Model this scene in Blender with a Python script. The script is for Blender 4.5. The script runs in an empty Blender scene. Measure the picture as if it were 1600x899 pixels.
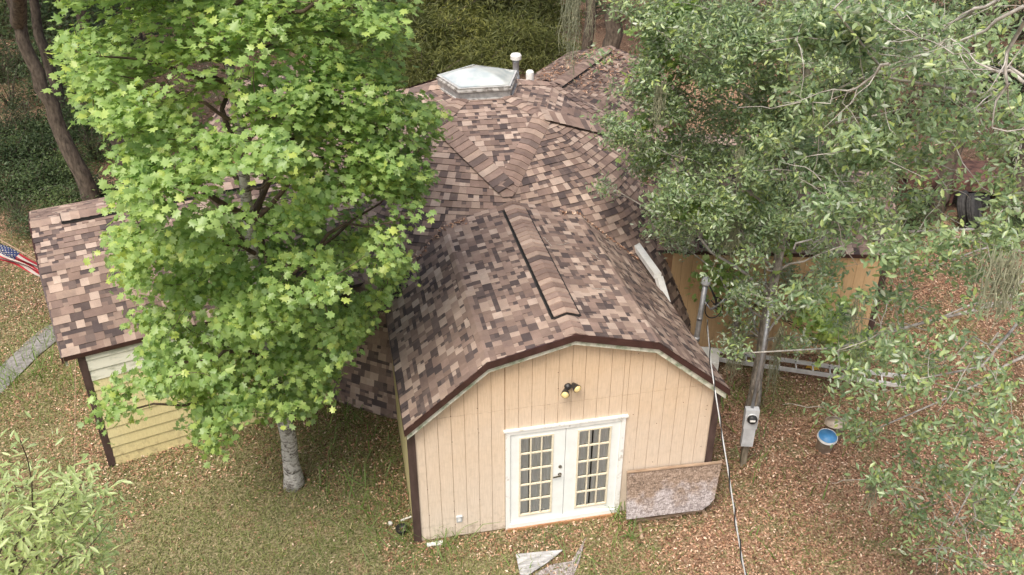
import bpy, math, random
import numpy as np
from mathutils import Vector
RNG = np.random.default_rng(11); random.seed(5)
S = bpy.context.scene; COL = S.collection
rad = math.radians
# ------------------------------------------------------------------ camera
F, CX, CY, CZ, YAW, PIT, ROL = 1395.6, -0.569, -10.383, 10.727, 0.203, 0.528, 0.002
CAM = np.array([CX, CY, CZ])
_f = np.array([math.sin(YAW)*math.cos(PIT), math.cos(YAW)*math.cos(PIT), -math.sin(PIT)])
_r = np.array([math.cos(YAW), -math.sin(YAW), 0.]); _u = np.cross(_r, _f)
_r2 = math.cos(ROL)*_r + math.sin(ROL)*_u; _u2 = -math.sin(ROL)*_r + math.cos(ROL)*_u
def ray(px, py):
    d = _f + _r2*(px-800)/F - _u2*(py-449.5)/F
    return d/np.linalg.norm(d)
def hit(px, py, z=0.):
    d = ray(px, py); return CAM + d*(z-CZ)/d[2]
def at(px, py, dist):
    return CAM + ray(px, py)*dist
def pix(q):                     # pixel of world points (n,3)
    d = np.asarray(q, float)-CAM; z = d@_f
    return 800+F*(d@_r2)/z, 449.5-F*(d@_u2)/z
def in_poly(x, y, P):
    r = np.zeros(len(x), bool); n = len(P)
    for i in range(n):
        (x0, y0), (x1, y1) = P[i], P[(i+1) % n]
        if y0 == y1: continue
        c = ((y0 > y) != (y1 > y)) & (x < (x1-x0)*(y-y0)/(y1-y0)+x0); r ^= c
    return r
def onv(px, py, hd):            # point on the pixel's line of sight at horizontal distance hd
    d = ray(px, py); return CAM + d*hd/math.hypot(d[0], d[1])
# ------------------------------------------------------------------ materials
def newmat(name):
    m = bpy.data.materials.new(name); m.use_nodes = True
    nt = m.node_tree; nt.nodes.clear(); return m, nt
def nd(nt, typ, **kw):
    n = nt.nodes.new(typ)
    for k, v in kw.items():
        if k in n.inputs.keys() if hasattr(n.inputs, 'keys') else False: n.inputs[k].default_value = v
        else: setattr(n, k, v)
    return n
def ramp(nt, fac, stops, interp='LINEAR'):
    r = nt.nodes.new('ShaderNodeValToRGB'); cr = r.color_ramp; cr.interpolation = interp
    while len(cr.elements) < len(stops): cr.elements.new(.5)
    for e, (p, c) in zip(cr.elements, stops): e.position = p; e.color = (*c, 1) if len(c) == 3 else c
    nt.links.new(fac, r.inputs[0]); return r.outputs[0]
def mixc(nt, fac, a, b, mode='MIX'):
    m = nt.nodes.new('ShaderNodeMix'); m.data_type = 'RGBA'; m.blend_type = mode
    for s, v in ((0, fac), (6, a), (7, b)):
        if hasattr(v, 'is_output') or isinstance(v, bpy.types.NodeSocket): nt.links.new(v, m.inputs[s])
        else: m.inputs[s].default_value = v if s == 0 else ((*v, 1) if len(v) == 3 else v)
    return m.outputs[2]
def noise(nt, scale, detail=4, rough=.55, vec=None, dist=0):
    n = nt.nodes.new('ShaderNodeTexNoise'); n.inputs['Scale'].default_value = scale
    n.inputs['Detail'].default_value = detail; n.inputs['Roughness'].default_value = rough
    n.inputs['Distortion'].default_value = dist
    if vec is None:
        g = nt.nodes.new('ShaderNodeNewGeometry'); vec = g.outputs['Position']
    nt.links.new(vec, n.inputs['Vector']); return n.outputs['Fac']
def mapping(nt, scale, rot=(0, 0, 0)):
    g = nt.nodes.new('ShaderNodeNewGeometry'); mp = nt.nodes.new('ShaderNodeMapping')
    mp.inputs['Scale'].default_value = scale; mp.inputs['Rotation'].default_value = rot
    nt.links.new(g.outputs['Position'], mp.inputs['Vector']); return mp.outputs[0]
def finish(nt, col, rough=.7, metal=0, bump=None, bstr=.3, bdist=.01, spec=.5):
    b = nt.nodes.new('ShaderNodeBsdfPrincipled'); o = nt.nodes.new('ShaderNodeOutputMaterial')
    if isinstance(col, bpy.types.NodeSocket): nt.links.new(col, b.inputs['Base Color'])
    else: b.inputs['Base Color'].default_value = (*col, 1)
    if isinstance(rough, bpy.types.NodeSocket): nt.links.new(rough, b.inputs['Roughness'])
    else: b.inputs['Roughness'].default_value = rough
    b.inputs['Metallic'].default_value = metal; b.inputs['Specular IOR Level'].default_value = spec
    if bump is not None:
        bp = nt.nodes.new('ShaderNodeBump'); bp.inputs['Strength'].default_value = bstr; bp.inputs['Distance'].default_value = bdist
        nt.links.new(bump, bp.inputs['Height']); nt.links.new(bp.outputs[0], b.inputs['Normal'])
    nt.links.new(b.outputs[0], o.inputs[0]); return b
def plain(name, a, b, scale=6, rough=.7, metal=0, bstr=.2, vec=None, detail=5, lo=.35, hi=.65, spec=.5):
    m, nt = newmat(name); v = mapping(nt, vec) if vec else None
    n = noise(nt, scale, detail, .6, v)
    finish(nt, ramp(nt, n, [(lo, a), (hi, b)]), rough, metal, n, bstr, .01, spec); return m
M = {}
# shingles: each tab carries its own granule colour (face attribute 'tab')
def shingle_mat():
    m, nt = newmat('shingle_granules')
    a = nt.nodes.new('ShaderNodeAttribute'); a.attribute_name = 'tab'
    g = noise(nt, 210, 3, .7); big = noise(nt, .55, 4, .6); mid = noise(nt, 5, 4, .6)
    c = mixc(nt, 1., a.outputs['Color'], ramp(nt, g, [(.25, (.66, .66, .66)), (.75, (1.32, 1.30, 1.28))]), 'MULTIPLY')
    c = mixc(nt, 1., c, ramp(nt, mid, [(.3, (.84, .83, .84)), (.7, (1.13, 1.13, 1.12))]), 'MULTIPLY')
    c = mixc(nt, 1., c, ramp(nt, big, [(.35, (.88, .87, .87)), (.65, (1.1, 1.09, 1.08))]), 'MULTIPLY')
    finish(nt, c, .92, 0, g, .5, .004, .25); return m
M['shingle'] = shingle_mat()
M['underlay'] = plain('shingle_underlay', (.035, .028, .027), (.06, .05, .045), 20)
M['dark_gap'] = plain('vent_slot_black', (.012, .011, .01), (.02, .018, .017), 20)
def wall_mat(name, a, b, c, wood=True):
    m, nt = newmat(name)
    v = mapping(nt, (18, 18, 1.2)); grain = noise(nt, 3, 5, .65, v)
    big = noise(nt, .8, 4, .6); spot = noise(nt, 9, 6, .7)
    g = nt.nodes.new('ShaderNodeNewGeometry'); sx = nt.nodes.new('ShaderNodeSeparateXYZ'); nt.links.new(g.outputs['Position'], sx.inputs[0])
    mr = nt.nodes.new('ShaderNodeMapRange'); mr.inputs[1].default_value = 0; mr.inputs[2].default_value = 3.2
    nt.links.new(sx.outputs[2], mr.inputs[0])
    ad = nt.nodes.new('ShaderNodeMath'); ad.operation = 'ADD'; nt.links.new(mr.outputs[0], ad.inputs[0])
    m2 = nt.nodes.new('ShaderNodeMath'); m2.operation = 'MULTIPLY_ADD'; m2.inputs[1].default_value = .9; m2.inputs[2].default_value = -.45
    nt.links.new(big, m2.inputs[0]); nt.links.new(m2.outputs[0], ad.inputs[1])
    col = ramp(nt, ad.outputs[0], [(0.05, a), (.55, b), (1, c)])
    col = mixc(nt, 1, col, ramp(nt, grain, [(.3, (.88, .87, .85)), (.7, (1.06, 1.06, 1.06))]), 'MULTIPLY')
    dirt = ramp(nt, spot, [(.50, (0, 0, 0)), (.72, (1, 1, 1))])
    lowm = nt.nodes.new('ShaderNodeMapRange'); lowm.inputs[1].default_value = .5; lowm.inputs[2].default_value = 0; lowm.inputs[3].default_value = .15; lowm.inputs[4].default_value = .9
    nt.links.new(sx.outputs[2], lowm.inputs[0])
    mm = nt.nodes.new('ShaderNodeMath'); mm.operation = 'MULTIPLY'; nt.links.new(dirt, mm.inputs[0]); nt.links.new(lowm.outputs[0], mm.inputs[1])
    col = mixc(nt, mm.outputs[0], col, (.20, .15, .09))
    finish(nt, col, .75, 0, grain, .35, .004, .3); return m
M['peach'] = wall_mat('peach_plywood_siding', (.66, .57, .47), (.66, .54, .415), (.64, .485, .33))
M['tan'] = wall_mat('tan_plywood_siding', (.56, .39, .22), (.62, .43, .24), (.60, .40, .21))
M['groove'] = plain('siding_groove', (.26, .15, .08), (.34, .2, .11), 12)
M['yellow'] = wall_mat('yellow_lap_siding', (.60, .52, .27), (.66, .60, .34), (.64, .58, .34))
M['white_lap'] = plain('weathered_white_siding', (.34, .36, .27), (.68, .68, .58), 3.5, .6, vec=(1, 1, 3), lo=.30, hi=.5)
M['brown_trim'] = plain('brown_trim_paint', (.045, .028, .024), (.085, .055, .05), 8, .5, vec=(1, 1, .4))
M['fascia'] = plain('brown_fascia_metal', (.035, .016, .014), (.06, .028, .025), 6, .35)
M['soffit'] = plain('mildewed_white_trim', (.22, .27, .17), (.62, .62, .52), 7, .7, lo=.33, hi=.55)
M['door_white'] = plain('door_white_paint', (.72, .76, .74), (.80, .83, .81), 4, .4)
M['frame_white'] = plain('aged_white_frame', (.52, .50, .44), (.78, .79, .76), 11, .6, lo=.3, hi=.45)
M['cream'] = plain('cream_glazing_bars', (.66, .60, .45), (.74, .69, .54), 8, .5)
M['sill'] = plain('worn_wood_sill', (.30, .15, .07), (.45, .24, .12), 9, .8, vec=(.4, 3, 3))
M['nickel'] = plain('door_nickel', (.25, .24, .22), (.4, .38, .35), 20, .25, 1)
M['flash'] = plain('grey_flashing', (.24, .225, .21), (.55, .54, .52), 9, .6, .3, lo=.4, hi=.55)
M['galv'] = plain('galvanised_steel', (.30, .31, .32), (.46, .47, .48), 9, .45, .6)
M['alu'] = plain('aluminium', (.60, .61, .60), (.80, .80, .78), 7, .4, .3)
M['white'] = plain('white_enamel', (.68, .68, .64), (.80, .80, .77), 5, .45)
M['black'] = plain('black_plastic', (.012, .012, .013), (.03, .03, .03), 12, .45)
M['bark'] = plain('dark_bark', (.045, .034, .025), (.15, .12, .09), 14, .9, bstr=1, vec=(1, 1, .35))
M['oak_bark'] = plain('pale_lichen_bark', (.13, .115, .09), (.38, .35, .30), 18, .9, bstr=1, vec=(1, 1, .4))
M['twig'] = plain('grey_twig', (.22, .20, .17), (.50, .47, .42), 8, .9)
M['mtwig'] = plain('brown_twig', (.06, .045, .03), (.14, .10, .07), 8, .9)
def birchy():
    m, nt = newmat('maple_bark_grey_banded')
    v = mapping(nt, (3, 3, 7)); n = noise(nt, 2.6, 6, .62, v, .8); n2 = noise(nt, 30, 4, .6)
    c = ramp(nt, n, [(.32, (.05, .043, .036)), (.42, (.22, .20, .175)), (.50, (.50, .48, .44)), (.75, (.62, .60, .56))])
    c = mixc(nt, 1, c, ramp(nt, n2, [(.3, (.7, .7, .7)), (.7, (1.1, 1.1, 1.1))]), 'MULTIPLY')
    finish(nt, c, .9, 0, n, .8, .02); return m
M['maple_bark'] = birchy()
def osb():
    m, nt = newmat('weathered_strand_board')
    v = nt.nodes.new('ShaderNodeTexVoronoi'); v.inputs['Scale'].default_value = 22
    mp = mapping(nt, (1, 2.6, 2.2), (.3, .5, .7)); nt.links.new(mp, v.inputs['Vector'])
    v2 = nt.nodes.new('ShaderNodeTexVoronoi'); v2.inputs['Scale'].default_value = 27
    nt.links.new(mapping(nt, (2.8, 1, 1.7), (.9, .2, -.5)), v2.inputs['Vector'])
    sep = nt.nodes.new('ShaderNodeSeparateColor'); nt.links.new(v.outputs['Color'], sep.inputs[0])
    s2 = nt.nodes.new('ShaderNodeSeparateColor'); nt.links.new(v2.outputs['Color'], s2.inputs[0])
    ad = nt.nodes.new('ShaderNodeMath'); ad.operation = 'ADD'; nt.links.new(sep.outputs[0], ad.inputs[0]); nt.links.new(s2.outputs[1], ad.inputs[1])
    h = nt.nodes.new('ShaderNodeMath'); h.operation = 'MULTIPLY'; h.inputs[1].default_value = .5; nt.links.new(ad.outputs[0], h.inputs[0])
    big0 = noise(nt, 2.2, 4, .6)
    gg = nt.nodes.new('ShaderNodeNewGeometry'); sz = nt.nodes.new('ShaderNodeSeparateXYZ'); nt.links.new(gg.outputs['Position'], sz.inputs[0])
    mz = nt.nodes.new('ShaderNodeMath'); mz.operation = 'MULTIPLY_ADD'; mz.inputs[1].default_value = .55; nt.links.new(sz.outputs[2], mz.inputs[0]); nt.links.new(big0, mz.inputs[2]); big = mz.outputs[0]
    gcol = ramp(nt, h.outputs[0], [(.1, (.15, .125, .12)), (.5, (.29, .255, .245)), (.9, (.48, .44, .43))])
    bcol = ramp(nt, h.outputs[0], [(.1, (.10, .07, .05)), (.5, (.21, .15, .11)), (.9, (.34, .26, .20))])
    f = ramp(nt, big, [(.74, (0, 0, 0)), (.90, (1, 1, 1))])
    finish(nt, mixc(nt, f, gcol, bcol), .85, 0, h.outputs[0], .4, .004); return m
M['osb'] = osb()
M['pale_board'] = plain('bleached_board', (.25, .25, .25), (.55, .55, .55), 6, .8, vec=(1, 4, 1))
M['wood'] = plain('raw_timber', (.24, .16, .10), (.42, .31, .22), 8, .8, vec=(.5, 3, 3))
M['path'] = plain('grey_gravelled_path', (.14, .135, .125), (.29, .28, .27), 14, .95, detail=8)
M['blue'] = plain('blue_plastic', (.05, .20, .42), (.10, .30, .55), 6, .4)
M['beige'] = plain('dirty_beige_plastic', (.35, .28, .21), (.55, .48, .40), 8, .6)
M['dirtywhite'] = plain('dirty_white_plastic', (.45, .45, .43), (.70, .70, .68), 10, .5)
M['rust'] = plain('rusted_sheet', (.045, .022, .018), (.20, .10, .075), 5, .85, detail=8)
M['rubber'] = plain('old_rubber', (.02, .02, .02), (.06, .058, .055), 12, .85)
M['amber'] = plain('yellowed_lamp_lens', (.62, .47, .20), (.75, .60, .30), 6, .2)
M['meter_grey'] = plain('grey_enamel_box', (.42, .44, .45), (.55, .57, .58), 8, .5)
M['post'] = plain('weathered_post', (.12, .10, .07), (.26, .22, .16), 10, .9, vec=(2, 2, .4))
M['yleaf'] = plain('yellow_leaf', (.7, .42, .05), (.8, .55, .12), 6)
def simple_leaf(name, top, top2, back, trans=.3, rough=.5, spec=.4, yellow=None):
    m, nt = newmat(name)
    g = nt.nodes.new('ShaderNodeNewGeometry')
    stops = [(0, top), (.8 if yellow else 1, top2)] + ([(1, yellow)] if yellow else [])
    c = ramp(nt, g.outputs['Random Per Island'], stops)
    big = noise(nt, 1.1, 3, .6)
    c = mixc(nt, 1, c, ramp(nt, big, [(.35, (.82, .86, .8)), (.65, (1.15, 1.1, 1.0))]), 'MULTIPLY')
    if name.startswith(('shade', 'olive')):      # every plant its own tone
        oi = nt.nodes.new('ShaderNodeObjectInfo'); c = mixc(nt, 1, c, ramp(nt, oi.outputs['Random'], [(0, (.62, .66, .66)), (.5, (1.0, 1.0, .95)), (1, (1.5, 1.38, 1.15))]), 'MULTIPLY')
    c2 = mixc(nt, g.outputs['Backfacing'], c, back)
    b = nt.nodes.new('ShaderNodeBsdfPrincipled'); nt.links.new(c2, b.inputs['Base Color'])
    b.inputs['Roughness'].default_value = rough; b.inputs['Specular IOR Level'].default_value = spec
    t = nt.nodes.new('ShaderNodeBsdfTranslucent')
    tc = mixc(nt, 1, c, (1.25, 1.3, .7), 'MULTIPLY'); nt.links.new(tc, t.inputs['Color'])
    mx = nt.nodes.new('ShaderNodeMixShader'); mx.inputs[0].default_value = trans
    o = nt.nodes.new('ShaderNodeOutputMaterial')
    nt.links.new(b.outputs[0], mx.inputs[1]); nt.links.new(t.outputs[0], mx.inputs[2]); nt.links.new(mx.outputs[0], o.inputs[0])
    return m
M['maple_leaf'] = simple_leaf('maple_leaf_green', (.21, .34, .11), (.36, .50, .18), (.32, .44, .22), .42, .40, .55, (.46, .56, .15))
M['oak_leaf'] = simple_leaf('oak_leaf_green', (.12, .195, .095), (.27, .36, .185), (.42, .48, .36), .24, .36, .7, (.34, .42, .13))
M['young_leaf'] = simple_leaf('pale_young_leaf', (.38, .48, .20), (.54, .64, .36), (.58, .66, .46), .35, .35, .6)
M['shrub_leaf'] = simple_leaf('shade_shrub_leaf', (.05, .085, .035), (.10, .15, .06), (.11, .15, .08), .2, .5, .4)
M['olive_leaf'] = simple_leaf('olive_bamboo_leaf', (.10, .115, .04), (.21, .23, .08), (.18, .20, .09), .3, .55, .3)  # dark olive tone has the thicket's shade put into the leaf colour
M['grass_blade'] = simple_leaf('lawn_blade', (.10, .15, .04), (.29, .31, .13), (.26, .28, .12), .3, .6, .3, (.56, .50, .33))
M['weed_blade'] = simple_leaf('weed_blade', (.10, .19, .04), (.20, .30, .08), (.2, .28, .1), .35, .5, .3)
M['moss'] = simple_leaf('grey_moss', (.22, .235, .17), (.36, .37, .28), (.3, .31, .23), .2, .9, .1)
def litter():
    m, nt = newmat('dead_leaf'); g = nt.nodes.new('ShaderNodeNewGeometry')
    c = ramp(nt, g.outputs['Random Per Island'], [(0, (.06, .03, .018)), (.25, (.20, .10, .06)), (.6, (.42, .235, .145)), (.85, (.58, .37, .245)), (1, (.76, .61, .47))])
    finish(nt, c, .7, 0, spec=.3); return m
M['litter'] = litter()
def ground_mat():
    m, nt = newmat('lawn_and_leaf_ground')
    fine = noise(nt, 26, 8, .75); mid = noise(nt, 1.5, 6, .65); big = noise(nt, .22, 3, .5)
    soil_shade = ramp(nt, fine, [(.36, (.05, .03, .02)), (.48, (.25, .155, .10)), (.62, (.52, .37, .26))])  # lowest stop puts the dark shadows between litter into the soil colour
    gr = ramp(nt, fine, [(.36, (.035, .038, .016)), (.48, (.18, .165, .085)), (.62, (.42, .355, .23))])  # low end darkened too, as painted shadow in the ground cover
    gg = nt.nodes.new('ShaderNodeNewGeometry'); sp = nt.nodes.new('ShaderNodeSeparateXYZ'); nt.links.new(gg.outputs['Position'], sp.inputs[0])
    zx = nt.nodes.new('ShaderNodeMapRange'); zx.inputs[1].default_value = .8; zx.inputs[2].default_value = 4.2; zx.inputs[3].default_value = .13; zx.inputs[4].default_value = -.06; nt.links.new(sp.outputs[0], zx.inputs[0])
    zy = nt.nodes.new('ShaderNodeMath'); zy.operation = 'ADD'; nt.links.new(mid, zy.inputs[0]); nt.links.new(zx.outputs[0], zy.inputs[1])
    yy = nt.nodes.new('ShaderNodeMapRange'); yy.inputs[1].default_value = 9; yy.inputs[2].default_value = 14; yy.inputs[3].default_value = 0; yy.inputs[4].default_value = -.17; nt.links.new(sp.outputs[1], yy.inputs[0])
    z2 = nt.nodes.new('ShaderNodeMath'); z2.operation = 'ADD'; nt.links.new(zy.outputs[0], z2.inputs[0]); nt.links.new(yy.outputs[0], z2.inputs[1]); zy = z2
    f = ramp(nt, zy.outputs[0], [(.44, (0, 0, 0)), (.60, (1, 1, 1))])
    c = mixc(nt, f, soil_shade, gr)
    c = mixc(nt, 1, c, ramp(nt, big, [(.3, (.85, .85, .85)), (.7, (1.15, 1.12, 1.1))]), 'MULTIPLY')
    finish(nt, c, .95, 0, fine, .8, .03, .1); return m
M['ground'] = ground_mat()
# ------------------------------------------------------------------ mesh helpers
def link(o, parent=None):
    COL.objects.link(o)
    if parent is not None: o.parent = parent
    return o
def tag(o, label=None, cat=None, group=None, kind=None):
    if label: o['label'] = label
    if cat: o['category'] = cat
    if group: o['group'] = group
    if kind: o['kind'] = kind
    return o
def empty(name, loc=(0, 0, 0), label=None, cat=None, group=None):
    o = bpy.data.objects.new(name, None); o.location = loc; o.empty_display_size = .3
    COL.objects.link(o); return tag(o, label, cat, group)
class MB:
    def __init__(s): s.v = []; s.f = []; s.c = []
    def face(s, pts, col=None):
        n = len(s.v); s.v += [tuple(map(float, p)) for p in pts]; s.f.append(tuple(range(n, n+len(pts)))); s.c.append(col)
    def add(s, vs, fs, col=None):
        n = len(s.v); s.v += [tuple(map(float, p)) for p in vs]
        for f in fs: s.f.append(tuple(i+n for i in f)); s.c.append(col)
    def obox(s, c, ax, ay, az):      # centre + three half-axis vectors
        c, ax, ay, az = map(np.asarray, (c, ax, ay, az))
        vs = [c+i*ax+j*ay+k*az for k in (-1, 1) for j in (-1, 1) for i in (-1, 1)]
        s.add(vs, [(0, 2, 3, 1), (4, 5, 7, 6), (0, 1, 5, 4), (2, 6, 7, 3), (0, 4, 6, 2), (1, 3, 7, 5)])
    def box(s, x0, x1, y0, y1, z0, z1):
        s.obox(((x0+x1)/2, (y0+y1)/2, (z0+z1)/2), ((x1-x0)/2, 0, 0), (0, (y1-y0)/2, 0), (0, 0, (z1-z0)/2))
    def bar(s, a, b, w, h, up=(0, 0, 1)):
        a = np.array(a, float); b = np.array(b, float); d = (b-a); L = np.linalg.norm(d); d /= L
        x = np.cross(d, up); x /= np.linalg.norm(x); z = np.cross(x, d)
        s.obox((a+b)/2, d*L/2, x*w/2, z*h/2)
    def prism(s, pts, nvec):         # polygon extruded along a vector
        n = len(pts); a = [np.array(p, float) for p in pts]; b = [p+np.array(nvec) for p in a]
        s.add(a+b, [tuple(range(n))[::-1], tuple(range(n, 2*n))] + [(i, (i+1) % n, n+(i+1) % n, n+i) for i in range(n)])
    def tube(s, P, R, k=6, cap=True):
        P = [np.array(p, float) for p in P]; m = len(P)
        if np.isscalar(R): R = [R]*m
        base = len(s.v); prev = None
        for i in range(m):
            d = P[min(i+1, m-1)]-P[max(i-1, 0)]; d = d/(np.linalg.norm(d)+1e-9)
            if prev is None: x = np.cross(d, (0.31, .2, .93) if abs(d[2]) < .9 else (1, 0.1, 0))
            else: x = prev-d*np.dot(prev, d)
            x = x/(np.linalg.norm(x)+1e-9); prev = x; y = np.cross(d, x)
            for j in range(k):
                a = 2*math.pi*j/k; s.v.append(tuple(P[i]+R[i]*(math.cos(a)*x+math.sin(a)*y)))
        for i in range(m-1):
            for j in range(k):
                s.f.append((base+i*k+j, base+i*k+(j+1) % k, base+(i+1)*k+(j+1) % k, base+(i+1)*k+j)); s.c.append(None)
        if cap:
            s.f.append(tuple(base+j for j in range(k))[::-1]); s.c.append(None)
            s.f.append(tuple(base+(m-1)*k+j for j in range(k))); s.c.append(None)
    def lathe(s, c, prof, k=20, ax=(0, 0, 1)):
        az = np.array(ax, float); az /= np.linalg.norm(az); x = np.cross(az, (0, 1, .3) if abs(az[1]) < .9 else (1, 0, 0)); x /= np.linalg.norm(x); y = np.cross(az, x)
        base = len(s.v); c = np.array(c, float)
        for r, h in prof:
            for j in range(k):
                a = 2*math.pi*j/k; s.v.append(tuple(c+az*h+r*(math.cos(a)*x+math.sin(a)*y)))
        for i in range(len(prof)-1):
            for j in range(k):
                s.f.append((base+i*k+j, base+i*k+(j+1) % k, base+(i+1)*k+(j+1) % k, base+(i+1)*k+j)); s.c.append(None)
        s.f.append(tuple(base+j for j in range(k))[::-1]); s.c.append(None)
        s.f.append(tuple(base+(len(prof)-1)*k+j for j in range(k))); s.c.append(None)
    def build(s, name, mat, parent=None, smooth=False, origin=None, bevel=0):
        me = bpy.data.meshes.new(name)
        v = s.v
        if origin is not None: v = [(p[0]-origin[0], p[1]-origin[1], p[2]-origin[2]) for p in v]
        me.from_pydata(v, [], s.f)
        if any(c is not None for c in s.c):
            at_ = me.attributes.new('tab', 'FLOAT_COLOR', 'FACE')
            arr = np.ones((len(s.f), 4), 'f4')
            for i, c in enumerate(s.c):
                if c is not None: arr[i, :3] = c
            at_.data.foreach_set('color', arr.ravel())
        me.materials.append(M[mat] if isinstance(mat, str) else mat)
        if smooth: me.polygons.foreach_set('use_smooth', [True]*len(me.polygons))
        me.update()
        o = bpy.data.objects.new(name, me)
        if origin is not None: o.location = origin
        if bevel:
            b = o.modifiers.new('bevel', 'BEVEL'); b.width = bevel; b.segments = 2; b.limit_method = 'ANGLE'
        return link(o, parent)
def fastmesh(name, V, faces_per, nverts_per, n, mat, parent=None, loc=None, smooth=False):
    """V: (n*nverts_per,3); faces_per: faces of one template."""
    me = bpy.data.meshes.new(name)
    loops = np.concatenate([np.array(f) for f in faces_per]); fl = np.array([len(f) for f in faces_per])
    L = (loops[None, :] + (np.arange(n)*nverts_per)[:, None]).ravel().astype(np.int32)
    tot = np.tile(fl, n).astype(np.int32); start = np.concatenate([[0], np.cumsum(tot)[:-1]]).astype(np.int32)
    me.vertices.add(len(V)); me.vertices.foreach_set('co', V.astype('f4').ravel())
    me.loops.add(len(L)); me.loops.foreach_set('vertex_index', L)
    me.polygons.add(len(tot)); me.polygons.foreach_set('loop_start', start); me.polygons.foreach_set('loop_total', tot)
    if smooth: me.polygons.foreach_set('use_smooth', np.ones(len(tot), bool))
    me.update(calc_edges=True); me.validate()
    me.materials.append(M[mat]); o = bpy.data.objects.new(name, me)
    if loc is not None: o.location = loc
    return link(o, parent)
MAPLE = (np.array([(0, -.42, 0), (0, .1, 0), (0, .60, 0), (.17, .24, -.03), (.44, .34, -.10), (.30, .07, -.06), (.52, -.12, -.12), (.25, -.20, -.05), (.24, -.46, -.07),
                   (-.17, .24, -.03), (-.44, .34, -.10), (-.30, .07, -.06), (-.52, -.12, -.12), (-.25, -.20, -.05), (-.24, -.46, -.07)], float),
         [(0, 8, 7, 6, 5, 4, 3, 2, 1), (0, 1, 2, 9, 10, 11, 12, 13, 14)])
OAK = (np.array([(0, -.5, 0), (0, .5, -.05), (.15, -.18, .04), (.18, .15, .04), (-.15, -.18, .04), (-.18, .15, .04)], float),
       [(0, 2, 3, 1), (0, 1, 5, 4)])
LONG = (np.array([(0, -.5, 0), (0, .5, -.14), (.075, -.1, .02), (.06, .2, -.01), (-.075, -.1, .02), (-.06, .2, -.01)], float),
        [(0, 2, 3, 1), (0, 1, 5, 4)])
def leaves(name, P, N, size, tmpl, mat, parent, loc=(0, 0, 0)):
    """P positions, N facing normals, one leaf each."""
    n = len(P); T, Fc = tmpl
    N = N/np.linalg.norm(N, axis=1)[:, None]
    a = RNG.normal(size=(n, 3)); X = np.cross(a, N); X /= np.linalg.norm(X, axis=1)[:, None]; Y = np.cross(N, X)
    sc = size*RNG.uniform(.6, 1.2, n)
    V = (X[:, None, :]*T[None, :, 0:1] + Y[:, None, :]*T[None, :, 1:2] + N[:, None, :]*T[None, :, 2:3])*sc[:, None, None] + (P-np.array(loc))[:, None, :]
    return fastmesh(name, V.reshape(-1, 3), Fc, len(T), n, mat, parent, None)
def vnoise(x, y, s, seed=0):
    r = np.random.default_rng(seed); t = np.zeros_like(x)
    for k in range(9):
        a = r.uniform(0, 6.28); f = s*r.uniform(.5, 1.8); t += np.sin((x*math.cos(a)+y*math.sin(a))*f+r.uniform(0, 6.28) + 1.3*np.sin((x*math.sin(a)-y*math.cos(a))*f*.7+k))
    return t/9*2.2
# ------------------------------------------------------------------ shingles
TANS = [(0.4, 0.312, 0.26), (0.359, 0.277, 0.228), (0.326, 0.248, 0.203), (0.426, 0.341, 0.287)]
MIDS = [(0.253, 0.184, 0.155), (0.22, 0.159, 0.133), (0.279, 0.21, 0.175), (0.24, 0.177, 0.15), (0.2, 0.146, 0.126)]
DARK = [(.085, .068, .068), (.11, .085, .08), (.145, .112, .102)]
def tabcol(tone=1.0):
    r = random.random()
    c = random.choice(TANS) if r < .34 else (random.choice(MIDS) if r < .84 else random.choice(DARK))
    k = random.uniform(.9, 1.1)*tone
    return tuple(x*k for x in c)
def clip(poly, hp):      # 2D convex clip by half planes (a,b,c): a*u+b*v<=c
    for a, b, c in hp:
        out = []
        for i in range(len(poly)):
            p, q = poly[i], poly[(i+1) % len(poly)]
            dp = a*p[0]+b*p[1]-c; dq = a*q[0]+b*q[1]-c
            if dp <= 0: out.append(p)
            if (dp < 0 < dq) or (dq < 0 < dp):
                t = dp/(dp-dq); out.append((p[0]+t*(q[0]-p[0]), p[1]+t*(q[1]-p[1])))
        poly = out
        if len(poly) < 3: return None
    return poly
EXPO = .143
def tab_prism(mb, pts3top, col, n, depth):
    k = len(pts3top); lo = [p-n*depth for p in pts3top]
    mb.face(pts3top, col)
    mb.add(list(pts3top)+lo, [(i, i+k, (i+1) % k+k, (i+1) % k) for i in range(k)], tuple(c*.35 for c in col))  # dark sides: black cut edge plus a painted shadow line below each tab
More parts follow.
